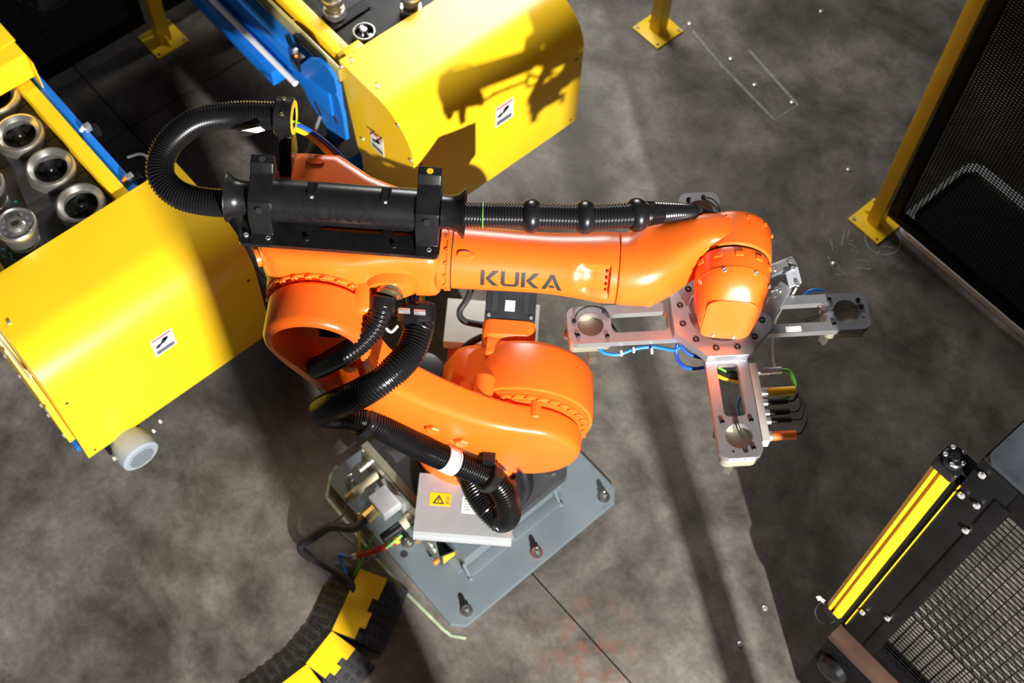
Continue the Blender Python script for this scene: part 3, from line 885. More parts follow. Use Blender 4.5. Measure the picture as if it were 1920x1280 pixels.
link('green_band', ring(pth[i] - d * .001, pth[i] + d * .001, .0311, .028, 28), 'green', fo)
link('hose_end', cyl(V(*loc_w(1300, 398, -.125)), V(*loc_w(1345, 415, -.165)), .021, 20), 'rubber', fo)

# ---- lower hoses
cn = link('hand_connector', lathe(V(-.203, .085, 1.482), V(-.212, .16, 1.46), [(0, .034), (.010, .034), (.012, .031), (.022, .031), (.024, .034), (.032, .033), (.034, .022)], 24), 'brass', rb)
link('connector_sleeve', cyl(V(-.207, .118, 1.472), V(-.213, .150, 1.455), .020, 16), 'plastic', cn)
th_ = [V(*loc_w(719, 560, .125)), V(*loc_w(715, 580, .150)), V(*loc_w(703, 612, .185)), V(*loc_w(672, 645, .22)), V(*loc_w(635, 669, .235)), V(*loc_w(606, 684, .222)), V(*loc_w(592, 690, .195)), V(*loc_w(600, 690, .165))]
link('control_hose', corrugated(th_, .0285, .0095, 20, .14), 'hose', rb)
link('hose_collar', cyl(V(*loc_w(719, 556, .12)), V(*loc_w(715, 586, .155)), .0315, 24, .003), 'plastic', cn)
for dx in (-14, -22):
    bolt('hex5', V(*loc_w(704 + dx, 568, .14)), (-1, 0, 0), cn, 'collar_screw')
hb = [V(*loc_w(787, 598, .105)), V(*loc_w(784, 620, .14)), V(*loc_w(768, 662, .20)), V(*loc_w(730, 702, .262)), V(*loc_w(680, 735, .298)), V(*loc_w(632, 757, .30)), V(*loc_w(606, 770, .275)), V(*loc_w(622, 777, .240)), V(*loc_w(668, 783, .222)), V(*loc_w(705, 795, .222)), V(*loc_w(800, 844, .222)), V(*loc_w(900, 886, .230)),
      V(*loc_w(930, 903, .245)), V(*loc_w(950, 935, .275)), V(*loc_w(953, 965, .295)), V(*loc_w(938, 975, .295)), V(*loc_w(915, 955, .265)), V(*loc_w(895, 925, .215)), V(*loc_w(880, 890, .14))]
hB = link('energy_hose', corrugated(hb, .0375, .0080, 24, .13), 'hose', rb)
cl_ = link('hose_clamp', lathe(V(*loc_w(779, 572, .085)), V(*loc_w(784, 612, .135)), [(0, .044), (.006, .049), (.040, .047), (.050, .042)], 8), 'plastic', rb)
for dx in (-14, 15):
    link('clamp_latch', box((-.014, -.003, -.009), (.014, .003, .009), .001, Matrix.Translation(V(*loc_w(772 + dx, 584 + dx * .1, .140)))), 'screw', cl_)
link('clamp_plate', box(V(-.215, .085, 1.335), V(-.120, .098, 1.36), .002), 'black', cl_)
for dx, m_, r_ in ((0, 'bluecable', .012), (-14, 'bluetube', .007), (9, 'yellowcable', .007), (14, 'green', .006)):
    link('cable', tube([V(*loc_w(776 + dx, 545, .03)), V(*loc_w(779 + dx, 558, .065)), V(*loc_w(780 + dx * .7, 580, .09))], r_, 10), m_, cl_)
link('white_cable_loop', tube([V(*loc_w(720, 612, .02)), V(*loc_w(733, 622, .03)), V(*loc_w(745, 612, .03))], .004, 8), 'white', cl_)
# clamps that hold the hose to the link arm
for (px_, py_, w_) in ((683, 790, .222), (915, 893, .237)):
    c0 = V(*loc_w(px_, py_, w_))
    d = (V(*loc_w(px_ + 40, py_ + 20, w_)) - c0).normalized()
    hk = link('hose_clamp', lathe(c0 - d * .016, c0 + d, [(0, .043), (.003, .047), (.029, .047), (.032, .043)], 10), 'plastic', rb)
    link('clamp_foot', box((-.018, -.0, -.03), (.018, .05, .03), .003, Matrix.Translation(c0 + Vector((.0, .02, .035)))), 'plastic', hk)
c0 = V(*loc_w(841, 862, .224)); d = (V(*loc_w(871, 876, .226)) - c0).normalized()
link('white_sleeve', lathe(c0 - d * .022, c0 + d, [(0, .0382), (.002, .0392), (.044, .0392), (.046, .0382)], 28), 'white', hB)
link('energy_hose', corrugated([V(*loc_w(972, 862, .16)), V(*loc_w(982, 890, .165)), V(*loc_w(984, 912, .165)), V(*loc_w(973, 932, .160)), V(*loc_w(950, 936, .14))], .0260, .0075, 18, .12), 'hose', rb)

# ---- connection panel at the base
cp = link('connection_panel', plate([(-.270, .16), (.095, .03), (.135, .03), (.100, .30), (.06, .315), (-.255, .335)], [], -.2715, -.2685, lambda a, b, c: V(*rot_i(a, c), b)), 'zinc', rb)
link('panel_flange', box((-.255, -.2685, .3330 - Z0), (.06, -.245, .3350 - Z0), 0, Matrix.Rotation(-PI / 4, 4, 'Z')), 'zinc', cp)
RI = Matrix.Rotation(-PI / 4, 4, 'Z')
def wbox(name, lo, hi, m, parent, bev=.002):
    return link(name, box((lo[0], lo[1], lo[2] - Z0), (hi[0], hi[1], hi[2] - Z0), bev, RI), m, parent)
def wcyl(name, p0, p1, r, m, parent, n=16, bev=0):
    q = lambda p: RI @ Vector((p[0], p[1], p[2] - Z0))
    return link(name, cyl(q(p0), q(p1), r, n, bev), m, parent)
cb = wbox('power_connector', (-.125, -.350, .215), (-.045, -.272, .275), 'sheet', cp, .004)
wbox('connector_base', (-.140, -.286, .205), (-.030, -.2716, .285), 'screw', cp)
wcyl('connector_gland', (-.085, -.350, .245), (-.085, -.392, .235), .022, 'brass', cp, 8)
wcyl('signal_connector', (-.175, -.272, .250), (-.175, -.375, .240), .015, 'beige', cp, 14, .002)
wcyl('signal_connector_nut', (-.175, -.375, .240), (-.175, -.40, .238), .017, 'brass', cp, 8)
wcyl('round_connector', (-.005, -.272, .205), (-.005, -.315, .200), .019, 'beige', cp, 14)
wcyl('round_plug', (-.005, -.315, .200), (-.010, -.390, .195), .018, 'plastic', cp, 14, .003)
wcyl('green_sleeve', (.012, -.330, .175), (.010, -.395, .165), .006, 'green', cp, 10)
wcyl('small_connector', (-.215, -.272, .275), (-.215, -.315, .270), .010, 'screw', cp, 10)
wcyl('small_connector', (-.235, -.272, .245), (-.235, -.305, .240), .009, 'screw', cp, 10)
wcyl('small_connector', (.030, -.272, .235), (.030, -.300, .232), .012, 'plastic', cp, 10)
wcyl('air_fitting', (.058, -.272, .165), (.056, -.310, .160), .009, 'brass', cp, 8)
for k, (x_, z_) in enumerate(((.045, .215), (.060, .200), (.082, .130), (.098, .118))):
    wcyl('blanking_plug', (x_, -.2717, z_), (x_, -.2745, z_), .014, 'sheet', cp, 18)
wcyl('earth_stud', (.118, -.272, .055), (.118, -.288, .055), .009, 'orangeplug', cp, 10)
for x_, z_ in ((-.245, .32), (.112, .045), (-.06, .318), (.09, .28)):
    wcyl('panel_screw', (x_, -.2716, z_), (x_, -.277, z_), .006, 'screw', cp, 8)
wbox('panel_slot', (-.215, -.2722, .298), (-.110, -.2716, .310), 'screw', cp, 0)
wbox('side_sheet', (.060, -.268, .13), (.0635, -.18, .31), 'zinc', cp, 0)
link('hazard_sticker', plate([(.0, .0), (.075, .0), (.0, .07)], [], 0, .001, lambda a, b, c: RI @ Vector((.1361 + c, -.262 + a, .045 + b - Z0))), 'yellow', cp)
link('hazard_back', plate([(-.008, -.008), (.095, -.008), (-.008, .085)], [], 0, .002, lambda a, b, c: RI @ Vector((.1338 + c, -.262 + a, .045 + b - Z0))), 'casting', cp)

# ================================================================== CABLES ON THE FLOOR
def floor_cable(name, label, pts, r, m, n=12):
    o = link(name, tube(pts, r, n), m)
    return tag(o, label, 'cable', 'cables beside the robot base')
c1 = [(-.085, -.392, .235), (-.09, -.435, .215), tuple(atz(620, 988, .16)), tuple(atz(585, 1008, .10)), tuple(atz(565, 1022, .055)), tuple(atz(572, 1038, .045)), tuple(atz(605, 1056, .05)), tuple(atz(640, 1078, .055)), tuple(atz(662, 1105, .045)), tuple(atz(655, 1150, .025))]
floor_cable('power_cable', 'thick black cable curving from the connection panel into the cable ramp', c1, .0145, 'rubber', 14)
ah = thing('air_hose', 'short red air hose with yellow collar beside the connection panel', 'hose')
link('hose', tube([tuple(atz(745, 1012, .165)), tuple(atz(728, 1022, .14)), tuple(atz(700, 1034, .105)), tuple(atz(668, 1042, .08))], .0105, 12), 'red', ah)
link('collar', cyl(tuple(atz(741, 1014, .163)), tuple(atz(748, 1010, .167)), .013, 14), 'yellowcable', ah)
link('ferrule', cyl(tuple(atz(735, 1018, .152)), tuple(atz(732, 1020, .148)), .0120, 14), 'screw', ah)
link('ferrule', cyl(tuple(atz(670, 1041.5, .082)), tuple(atz(662, 1043, .078)), .0120, 14), 'screw', ah)
link('fitting', cyl(tuple(atz(662, 1043, .078)), tuple(atz(650, 1043, .073)), .006, 10), 'brass', ah)
floor_cable('blue_tube', 'thin blue tube dropping beside the red air hose', [tuple(atz(650, 1043, .073)), tuple(atz(638, 1040, .065)), tuple(atz(639, 1052, .055)), tuple(atz(646, 1066, .05)), tuple(atz(652, 1090, .04)), tuple(atz(654, 1112, .02))], .0055, 'bluetube', 8)
floor_cable('earth_cable', 'yellow earth cable running straight into the cable ramp', [tuple(atz(673, 962, .22)), tuple(atz(673, 1000, .14)), tuple(atz(674, 1040, .08)), tuple(atz(672, 1062, .05)), tuple(atz(668, 1085, .02))], .0045, 'yellowcable', 8)
floor_cable('green_cable', 'green cable running along the yellow earth cable', [tuple(atz(700, 1003, .15)), tuple(atz(692, 1022, .10)), tuple(atz(678, 1050, .07)), tuple(atz(668, 1072, .05)), tuple(atz(660, 1095, .02))], .0045, 'green', 8)
floor_cable('grey_cable', 'thin grey cable bending away from the signal connector', [(-.175, -.40, .238), tuple(atz(645, 963, .18)), tuple(atz(628, 978, .12)), tuple(atz(640, 1000, .05)), tuple(atz(690, 1040, .04)), tuple(atz(700, 1050, .02))], .0042, 'greyc', 8)
floor_cable('grey_cable', 'grey cable looping past the red air hose into the ramp', [tuple(atz(698, 996, .16)), tuple(atz(690, 1015, .09)), tuple(atz(712, 1040, .05)), tuple(atz(690, 1048, .05)), tuple(atz(672, 1068, .05)), tuple(atz(664, 1090, .02))], .0042, 'greyc', 8)

# ================================================================== CABLE RAMPS
def cable_ramp(label, lid_px, zl=.052, wl=.105, wr=.105, teeth=True):
    """lid_px: four lid corners near-left, near-right, far-right, far-left (clockwise from the start)"""
    P_ = [atz(x, y, zl) for x, y in lid_px]
    o = (P_[0] + P_[1] + P_[2] + P_[3]) / 4
    a = ((P_[0] + P_[1]) / 2 - (P_[3] + P_[2]) / 2)
    ang = math.atan2(a.y, a.x)
    L_ = a.length
    wd_ = (((P_[1] - P_[0]).length + (P_[2] - P_[3]).length) / 2)
    t = thing('cable_ramp', label, 'cable ramp', (o.x, o.y, 0), ang, 'yellow lidded cable ramps')
    h = L_ / 2
    hw = wd_ / 2
    # x along the ramp, y across
    link('rubber_body', loft([[(x, -hw - wr, 0), (x, -hw - wr, .008), (x, -hw - .004, zl - .004), (x, hw + .004, zl - .004), (x, hw + wl, .008), (x, hw + wl, 0)] for x in (-h, h)]), 'rubber', t)
    lid = rrect2(-h + .001, -hw, h - .001, hw, .004, 3)
    if teeth:
        lid = [(-h + .001, hw), (-h + .001, -hw)]
        xs = [-.70, -.42, -.10, .25, .55]
        lid += [(-h * .62, -hw), (-h * .62, -hw - .018), (-h * .12, -hw - .018), (-h * .12, -hw), (h * .30, -hw), (h * .30, -hw - .018), (h - .001, -hw - .018), (h - .001, hw)]
    link('lid', plate(lid, [], zl - .003, zl + .004, bev=.001), 'yellow', t)
    def ridge(side):
        bm = bmesh.new()
        for i in range(int(L_ / .032)):
            for j in range(3):
                x = -h + .016 + i * .032
                u = .2 + .26 * j
                wdt = wr if side < 0 else wl
                y = side * (hw + .006 + u * wdt)
                z = zl - .004 - u * (zl - .012)
                for q in range(3):
                    off = (q - 1) * .006
                    rm = Matrix.Translation((x, y, z)) @ Matrix.Rotation(side * -math.atan2(zl - .012, wdt), 4, 'X') @ Matrix.Rotation(PI / 2 if (i + j) % 2 else 0, 4, 'Z')
                    bm_box(bm, (-.009, off - .0015, -.001), (.009, off + .0015, .0022), 0, rm)
        o2 = link('tread', finish(bm, 'tread', 0), 'rubber', t)
        o2['kind'] = 'stuff'
    ridge(-1); ridge(1)
    return t
cable_ramp('yellow lidded rubber cable ramp nearest the robot base plate', [(674, 1062), (718, 1085), (661, 1199), (626, 1181)], wl=.09, wr=.09)
cable_ramp('middle yellow lidded rubber cable ramp in the bend', [(619, 1188), (662, 1204), (608, 1272), (574, 1244)], wl=.09, wr=.09)
cable_ramp('yellow lidded cable ramp cut off by the lower edge', [(574, 1250), (610, 1281), (470, 1395), (440, 1345)], wl=.09, wr=.09, teeth=False)

# ================================================================== CONVEYORS
XF, XB = -.793, -1.166          # front face and rear edge of the hoods
ZB, ZF, ZT = .30, .690, .860    # lower edge, fold, top
def hood(t, y0, y1, seam):
    prof_out = []
    R_ = ZT - ZF
    for k in range(13):
        a = PI / 2 * k / 12
        prof_out.append((XF - R_ + R_ * math.cos(a), ZF + R_ * math.sin(a)))
    prof_out.append((XB, ZT))
    inn = [(XF - R_ + (R_ - .003) * math.cos(PI / 2 * k / 12), ZF + (R_ - .003) * math.sin(PI / 2 * k / 12)) for k in range(13)] + [(XB, ZT - .003)]
    poly = prof_out + inn[::-1]
    top = link('hood_top', plate(poly, [], y0, y1, lambda a, b, c: (a, c, b), smooth=25), 'yellow', t)
    fr = link('hood_front', box((XF - .003, y0, ZB), (XF, y1, ZF - .0012), .0006), 'yellow', t)
    link('hood_lip', box((XF - .03, y0 + .002, ZB - .0005), (XF - .0032, y1 - .002, ZB + .002)), 'yellow', fr)
    side = [(XF - .003, ZB + .002)] + inn + [(XB, .80), (XB + .05, .43), (XF - .05, .40)]
    for yy in (y0 + .001, y1 - .004):
        link('end_panel', plate(side, [], yy, yy + .003, lambda a, b, c: (a, c, b)), 'yellow', t)
    for yy in (y0 + .03, y1 - .03):
        link('screw_hole', cyl((XF - .0005, yy, ZB + .025), (XF + .0008, yy, ZB + .025), .005, 10), 'ink', fr)
        link('screw_hole', cyl((XF - .0005, yy, ZF - .03), (XF + .0008, yy, ZF - .03), .006, 10), 'ink', fr)
        bolt('cap6', (XB + .165, yy, ZT), (0, 0, 1), top, 'screw')
        bolt('cap6', (XB + .03, yy, ZT), (0, 0, 1), top, 'screw')
    return top, fr
def warn_label(parent, o, ex, ey, sx, sy, nrm):
    """printed warning sticker: white field, red header, black hand in rollers, dark text block"""
    o, ex, ey, nrm = Vector(o), Vector(ex), Vector(ey), Vector(nrm)
    f = lambda a, b, c: o + ex * a + ey * b + nrm * c
    t = link('warning_label', plate([(0, 0), (sx, 0), (sx, sy), (0, sy)], [], .0004, .0012, f), 'white', parent)
    def pr_(name, poly, m): link(name, plate([(x * sx, y * sy) for x, y in poly], [], .0012, .0015, f, smooth=0), m, t)
    pr_('header', [(.04, .84), (.96, .84), (.96, .97), (.04, .97)], 'pink')
    pr_('hand_print', [(.12, .42), (.30, .40), (.40, .48), (.55, .50), (.72, .60), (.70, .66), (.52, .60), (.55, .70), (.48, .72), (.38, .60), (.25, .60), (.12, .52)], 'ink')
    pr_('roller_print', [(.62 + .17 * math.cos(2 * PI * k / 16), .68 + .10 * math.sin(2 * PI * k / 16)) for k in range(16)], 'greyink')
    pr_('roller_print', [(.62 + .11 * math.cos(2 * PI * k / 16), .68 + .06 * math.sin(2 * PI * k / 16)) for k in range(16)], 'white')
    pr_('text_block', [(.08, .06), (.92, .06), (.92, .28), (.08, .28)], 'greyink')
    return t

BELT = .800
def conveyor(name, label, yl, yr, hy0, hy1, seam):
    """yl, yr: inner edges of the belt; hy0, hy1: hood"""
    t = thing(name, label, 'conveyor', (0, 0, 0))
    link('belt_bed', box((-2.27, yl, BELT - .10), (XB + .30, yr, BELT - .012)), 'black', t)
    for k in range(7):
        x1 = XB + .14 - k * .1705
        link('carrier_plate', box((x1 - .1685, yl + .004, BELT - .0118), (x1, yr - .004, BELT), .002), 'rubber', t)
    hood(t, hy0, hy1, seam)
    return t
# left conveyor
lc = conveyor('belt_conveyor', 'left roller conveyor with glossy yellow sheet hood and black carrier plates', -.83, -.445, -.947, -.233, True)
link('side_rail', box((-2.27, -.445, BELT - .05), (XB + .02, -.400, BELT + .045), .003), 'yellow', lc)
link('side_rail', box((-2.27, -.875, BELT - .05), (XB + .02, -.830, BELT + .045), .003), 'yellow', lc)
br = link('blue_profile', box((-2.27, -.3995, BELT - .13), (XB + .05, -.362, BELT + .020), .004), 'blue', lc)
for px_, py_ in ((163, 236), (243, 330)):
    q = atz(px_, py_, BELT + .04)
    sn = link('sensor_bracket', box((q.x - .010, q.y - .012, BELT + .02), (q.x + .010, q.y + .010, BELT + .045), .002), 'screw', br)
    link('sensor_head', box((q.x - .006, q.y + .0105, BELT - .01), (q.x + .022, q.y + .030, BELT + .03), .003), 'plastic', sn)
    link('sensor_lens', cyl((q.x - .004, q.y - .022, BELT + .030), (q.x - .001, q.y - .0125, BELT + .040), .007, 12), 'led' if px_ > 200 else 'white', sn)
q = atz(243, 330, BELT)
link('sensor_cable', tube([(q.x - .05, q.y + .03, BELT + .02), (q.x - .02, q.y + .07, BELT + .03), (q.x + .03, q.y + .08, BELT), (q.x + .05, q.y + .05, BELT - .06)], .004, 8), 'greyc', br)
link('lower_profile', box((-2.27, -.93, .60), (XF - .20, -.915, .68), .003), 'blue', lc)
link('lower_profile', box((XF - .16, -.962, .315), (XF - .03, -.950, .345), .003), 'blue', lc)
link('side_box', plate([(XB - .10, .84), (XB + .10, .80), (XF - .10, .60), (XF - .03, .40), (XF - .10, .37), (XB - .05, .50)], [], -.968, -.949, lambda a, b, c: (a, c, b)), 'yellow', lc)
def front_label(t, bl, br, tl):
    a, b, c = atx(*bl, XF), atx(*br, XF), atx(*tl, XF)
    return warn_label(t, (XF + .0003, a.y, a.z), (0, 1, 0), (0, 0, 1), b.y - a.y, c.z - a.z, (1, 0, 0))
front_label(lc, (293, 669), (331, 642), (280, 641))
for x_, z_ in ((-.845, .42), (-.93, .43), (-.96, .455), (-1.05, .52), (-.86, .58), (-1.0, .75), (-1.10, .58), (-1.13, .60)):
    bolt('hex8', (x_, -.968, z_), (0, -1, 0), lc, 'panel_bolt')
link('side_handle', tube([(-.92, -.950, .70), (-.92, -.958, .70), (-1.05, -.958, .78), (-1.05, -.950, .78)], .003, 8, 3), 'screw', lc)
# gear motor hanging below the hood
gm = link('drive_motor', lathe((-1.0, -.815, .255), (0, -.815, .255), [(0, .055), (.20, .057), (.225, .066), (.265, .068), (.285, .064), (.290, .055)], 40), 'silver', lc)
gb = link('fan_grille', ring((-.7102, -.815, .255), (-.7075, -.815, .255), .050, .044, 36), 'silver', gm)
for k in range(-3, 4):
    hh = math.sqrt(max(0, .045 ** 2 - (k * .013) ** 2))
    link('grille_bar', box((-.7100, -.815 - hh, .255 + k * .013 - .0022), (-.7080, -.815 + hh, .255 + k * .013 + .0022)), 'silver', gb)
link('grille_back', cyl((-.7103, -.815, .255), (-.7096, -.815, .255), .046, 30), 'ink', gb)
link('motor_foot', box((-1.02, -.88, .10), (-.86, -.75, .20), .004), 'black', gm)
for y_, x_ in ((-.735, -.76), (-.885, -.76), (-.70, -.775)):
    link('foot_screw', cyl((x_, y_, .27), (x_ + .008, y_, .27), .005, 10), 'white', lc)
for (x_, y_) in ((-1.25, -.50), (-1.25, -.80), (-2.15, -.50), (-2.15, -.80)):
    link('leg', box((x_ - .03, y_ - .03, 0), (x_ + .03, y_ + .03, BELT - .10), .003), 'blue', lc)
# yellow box hood further up the left conveyor
q = atz(52, 112, .93)
bx1 = q.x
yb = link('tunnel_housing', box((bx1 - .45, -.90, BELT + .05), (bx1, q.y, BELT + .16), .004), 'yellow', lc)
link('top_plate', box((bx1 - .45, -.905, BELT + .162), (bx1 - .06, q.y + .004, BELT + .168), .002), 'yellow', yb)
link('side_flange', box((bx1 - .45, q.y + .0005, BELT + .0), (bx1 + .03, q.y + .004, BELT + .14)), 'yellow', yb)
bolt('cap8', (bx1 - .10, q.y - .05, BELT + .168), (0, 0, 1), yb, 'screw', 'screw')

# right conveyor (far)
fc = conveyor('belt_conveyor', 'far conveyor with shiny yellow sheet hood and blue side frame', .470, .98, .398, 1.149, False)
link('side_rail', box((-2.27, .415, BELT - .02), (XB + .01, .468, BELT + .045), .003), 'yellow', fc)
link('side_rail', box((-2.27, .982, BELT - .02), (XB + .01, 1.03, BELT + .045), .003), 'yellow', fc)
link('clear_guard', box((-2.27, .385, BELT - .03), (XB + .01, .398, BELT + .030), .002), mat('clear_polycarbonate', (.34, .29, .09), .2, var=.05), fc)
bl = link('blue_profile', box((-2.27, .330, BELT - .16), (XB + .02, .384, BELT - .025), .006), 'blue', fc)
link('blue_ledge', box((-2.27, .270, BELT - .19), (-1.40, .330, BELT - .12), .006), 'blue', bl)
link('white_rod', cyl((-2.27, .300, BELT - .105), (-1.30, .300, BELT - .105), .011, 14), 'white', bl)
# blue end bracket with two slots
def on_y(pts, y): return [(aty(px_, py_, y).x, aty(px_, py_, y).z) for px_, py_ in pts]
ebp = on_y([(556, 128), (586, 104), (624, 136), (634, 182), (614, 174), (588, 152)], .326)
link('end_bracket', plate(smooth2(ebp, 1), [], 0, .012, lambda a, b, c: (a, .326 + c, b)), 'blue', fc)
lbp = on_y([(553, 132), (590, 151), (630, 170), (642, 215), (649, 263), (613, 240), (580, 190)], .338)
h1 = on_y([(592, 196), (589, 190), (593, 192), (602, 210), (604, 218), (600, 215)], .338)
h2 = on_y([(625, 218), (622, 212), (626, 214), (633, 226), (635, 233), (631, 230)], .338)
link('leg_bracket', plate(lbp, [], 0, .014, lambda a, b, c: (a, .338 + c, b)), 'blue', fc)
for hh_ in (h1, h2):
    link('slot', plate(hull2(hh_), [], -.0012, 0, lambda a, b, c: (a, .338 + c, b)), 'ink', fc)
link('lower_apron', box((-1.11, .405, .12), (-.86, .409, .425)), 'yellow', fc)
for px_, py_ in ((553, 62), (557, 115)):
    q = atz(px_, py_, BELT - .03)
    sn = link('sensor', box((q.x - .014, q.y - .012, BELT - .06), (q.x + .022, q.y + .022, BELT - .005), .003), 'plastic', bl)
    link('sensor_lens', cyl((q.x + .0, q.y - .0, BELT - .006), (q.x + .0, q.y - .0, BELT - .002), .006, 12), 'led', sn)
    link('sensor_tip', box((q.x - .022, q.y + .0, BELT - .03), (q.x - .010, q.y + .016, BELT + .01), .002), 'screw', sn)
front_label(fc, (928, 240), (961, 222), (928, 204))
la0, la1, la2 = aty(697, 272, .398), aty(721, 299, .398), aty(693, 240, .398)
warn_label(fc, (la0.x, .3985, la0.z), (1, 0, 0), (0, 0, 1), la1.x - la0.x, la2.z - la0.z, (0, -1, 0))
for x_, z_ in ((-.805, .695), (-.86, .822), (-1.155, .84), (-1.08, .53)):
    bolt('cap6', (x_, .399, z_), (0, -1, 0), fc, 'panel_screw')
for p_ in ((701, 247), (715, 259)):
    q = aty(*p_, .397)
    link('latch_pin', cyl((q.x, .3985, q.z), (q.x, .383, q.z + .002), .0035, 10), 'ink', fc)
link('hood_tab', box((XB - .03, .43, ZT - .004), (XB + .002, .50, ZT), .001), 'yellow', fc)
for (x_, y_) in ((-1.5, .55), (-1.5, .90), (-2.15, .55), (-2.15, .90)):
    link('leg', box((x_ - .03, y_ - .03, 0), (x_ + .03, y_ + .03, BELT - .10), .003), 'blue', fc)
link('cross_beam', box((-1.28, .42, .10), (-1.20, 1.0, .16), .004), 'blue', fc)
link('leg', box((-1.28, .50, 0), (-1.20, .56, BELT - .10), .003), 'blue', fc)
(link('drain_hose', tube([(-1.32, .20, .004), (-1.28, .22, .25), (-1.24, .27, .42), (-1.24, .34, .55)], .007, 8), 'greyc', fc))

# ---- workpieces
def ring_piece(label, x, y, z=BELT):
    t = thing('bearing_ring', label, 'metal ring', (x, y, z), random.uniform(0, 6), 'metal rings on the left conveyor')
    bm = bmesh.new()
    pr = [(.0, .071), (.012, .071), (.014, .0755), (.034, .0755), (.042, .072), (.043, .066), (.036, .058), (.030, .052), (.0, .052)]
    loops = [[Vector((r * math.cos(2 * PI * k / 48), r * math.sin(2 * PI * k / 48), zz)) for k in range(48)] for zz, r in pr]
    bm_loft(bm, loops, closed=True)
    link('ring', finish(bm, 'ring', 28), 'turned', t)
    bm = bmesh.new()
    for k in range(40):
        a = 2 * PI * k / 40
        bm_box(bm, (-.0035, -.002, .002), (.0035, .004, .013), 0, Matrix.Rotation(a, 4, 'Z') @ Matrix.Translation((0, .0715, 0)))
    o = link('teeth', finish(bm, 'teeth', 0), 'turned', t); o['kind'] = 'stuff'
    link('nest', lathe((0, 0, .0005), (0, 0, 1), [(0, .051), (.008, .051), (.010, .020), (.016, .018), (.018, .006)], 24), 'black', t)
    for k in range(3):
        link('nest_pad', box((-.012, .022, .008), (.012, .046, .020), .003, Matrix.Rotation(k * 2 * PI / 3, 4, 'Z')), 'black', t)
    bolt('cap4', (0, 0, .018), (0, 0, 1), t, 'screw')
    return t
for k, (px_, py_, lab) in enumerate(((150, 380, 'turned steel ring in black nest nearest the left yellow hood'), (93, 312, 'turned steel ring in black nest, second from the left yellow hood'), (34, 248, 'turned steel ring in black nest, third from the left yellow hood'), (-12, 178, 'turned steel ring tinted yellow, cut by the left picture edge'))):
    q = atz(px_, py_, BELT + .04)
    ring_piece(lab, q.x, q.y)
def hub_piece(label, x, y, z=BELT):
    t = thing('wheel_hub', label, 'metal hub', (x, y, z), .4, 'flanged hubs on the left conveyor')
    bm = bmesh.new()
    pr = [(.10, .060), (.112, .060), (.118, .056), (.112, .050), (.110, .026), (.124, .022), (.124, .013), (.05, .012), (.05, .050), (.085, .054)]
    loops = [[Vector((r * math.cos(2 * PI * k / 40), r * math.sin(2 * PI * k / 40), zz)) for k in range(40)] for zz, r in pr]
    bm_loft(bm, loops, closed=True)
    fl_ = link('flange', finish(bm, 'flange', 28), 'turned', t)
    for k in range(10):
        a = 2 * PI * k / 10
        link('hole', cyl((.039 * math.cos(a), .039 * math.sin(a), .1105), (.039 * math.cos(a), .039 * math.sin(a), .1125), .0055, 12), 'greyink', fl_)
    link('neck', lathe((0, 0, .03), (0, 0, 1), [(0, .034), (.045, .034), (.06, .045)], 32), 'brass', t)
    link('foot_ring', ring((0, 0, 0), (0, 0, .032), .046, .030, 36, .002), 'turned', t)
    return t
q = atz(32, 425, BELT + .10)
hub_piece('flanged steel hub with bolt holes standing before the left yellow hood', q.x, q.y)
q = atz(-28, 350, BELT + .10)
hub_piece('flanged steel hub cut off by the left picture edge', q.x, q.y)
# marker writing on the carrier
for pts in ([(2, 468), (9, 466), (10, 473), (4, 481), (14, 482)], [(16, 474), (24, 478), (20, 486), (30, 488)], [(20, 472), (22, 484)]):
    link('marker_writing', strip([atz(*p, BELT)[:2] for p in pts], .003, BELT + .0006), 'cyan', lc)
link('marker_writing', strip([atz(*p, BELT)[:2] for p in ((27, 377), (32, 379))], .006, BELT + .0006), 'cyan', lc)
for px_, py_ in ((33, 164), (85, 226), (145, 292), (202, 357)):
    for d in (0, .012):
        q = atz(px_, py_, BELT)
        bolt('cap4', (q.x + d, q.y + d * .3, BELT), (0, 0, 1), lc, 'carrier_screw')
# parts on the far conveyor
q = atz(683, 60, BELT + .03)
fw = thing('flange_ring', 'bright steel ring with hub pin beside the far yellow hood', 'metal ring', (q.x, q.y, BELT), .3)
link('ring', ring((0, 0, 0), (0, 0, .036), .040, .030, 40, .003), 'steel', fw)
link('web', cyl((0, 0, .004), (0, 0, .014), .0302, 32), 'black', fw)
link('pin', cyl((0, 0, .014), (0, 0, .046), .0125, 24, .002), 'steel', fw)
for k in range(3):
    a = 2 * PI * k / 3 + .5
    link('pad', cyl((.021 * math.cos(a), .021 * math.sin(a), .014), (.021 * math.cos(a), .021 * math.sin(a), .018), .007, 16), 'screw', fw)
for px_, py_, lab in ((627, 20, 'brassy steel shaft piece left of the black rod on the far conveyor'), (771, 16, 'brassy steel shaft piece half hidden behind the far yellow hood')):
    q = atz(px_, py_, BELT + .02)
    sp_ = thing('shaft_piece', lab, 'metal part', (q.x, q.y, BELT), 0, 'brassy shaft pieces')
    link('foot_ring', ring((0, 0, 0), (0, 0, .032), .038, .026, 36, .003), 'turned', sp_)
    link('shaft', lathe((0, 0, .01), (0, 0, 1), [(0, .0255), (.04, .0255), (.05, .033), (.075, .034), (.08, .028), (.13, .028)], 32), 'brass', sp_)
    link('collar', ring((0, 0, .086), (0, 0, .098), .040, .0285, 32, .002), 'turned', sp_)
q0, q1 = atz(617, 64, BELT + .006), atz(694, 12, BELT + .006)
rd = thing('black_rod', 'short black rod lying on the far conveyor plate', 'rod')
link('rod', cyl(q0, q1, .005, 12, .001), 'plastic', rd)
link('grip', cyl(q0, q0.lerp(q1, .12), .0065, 12, .001), 'rubber', rd)
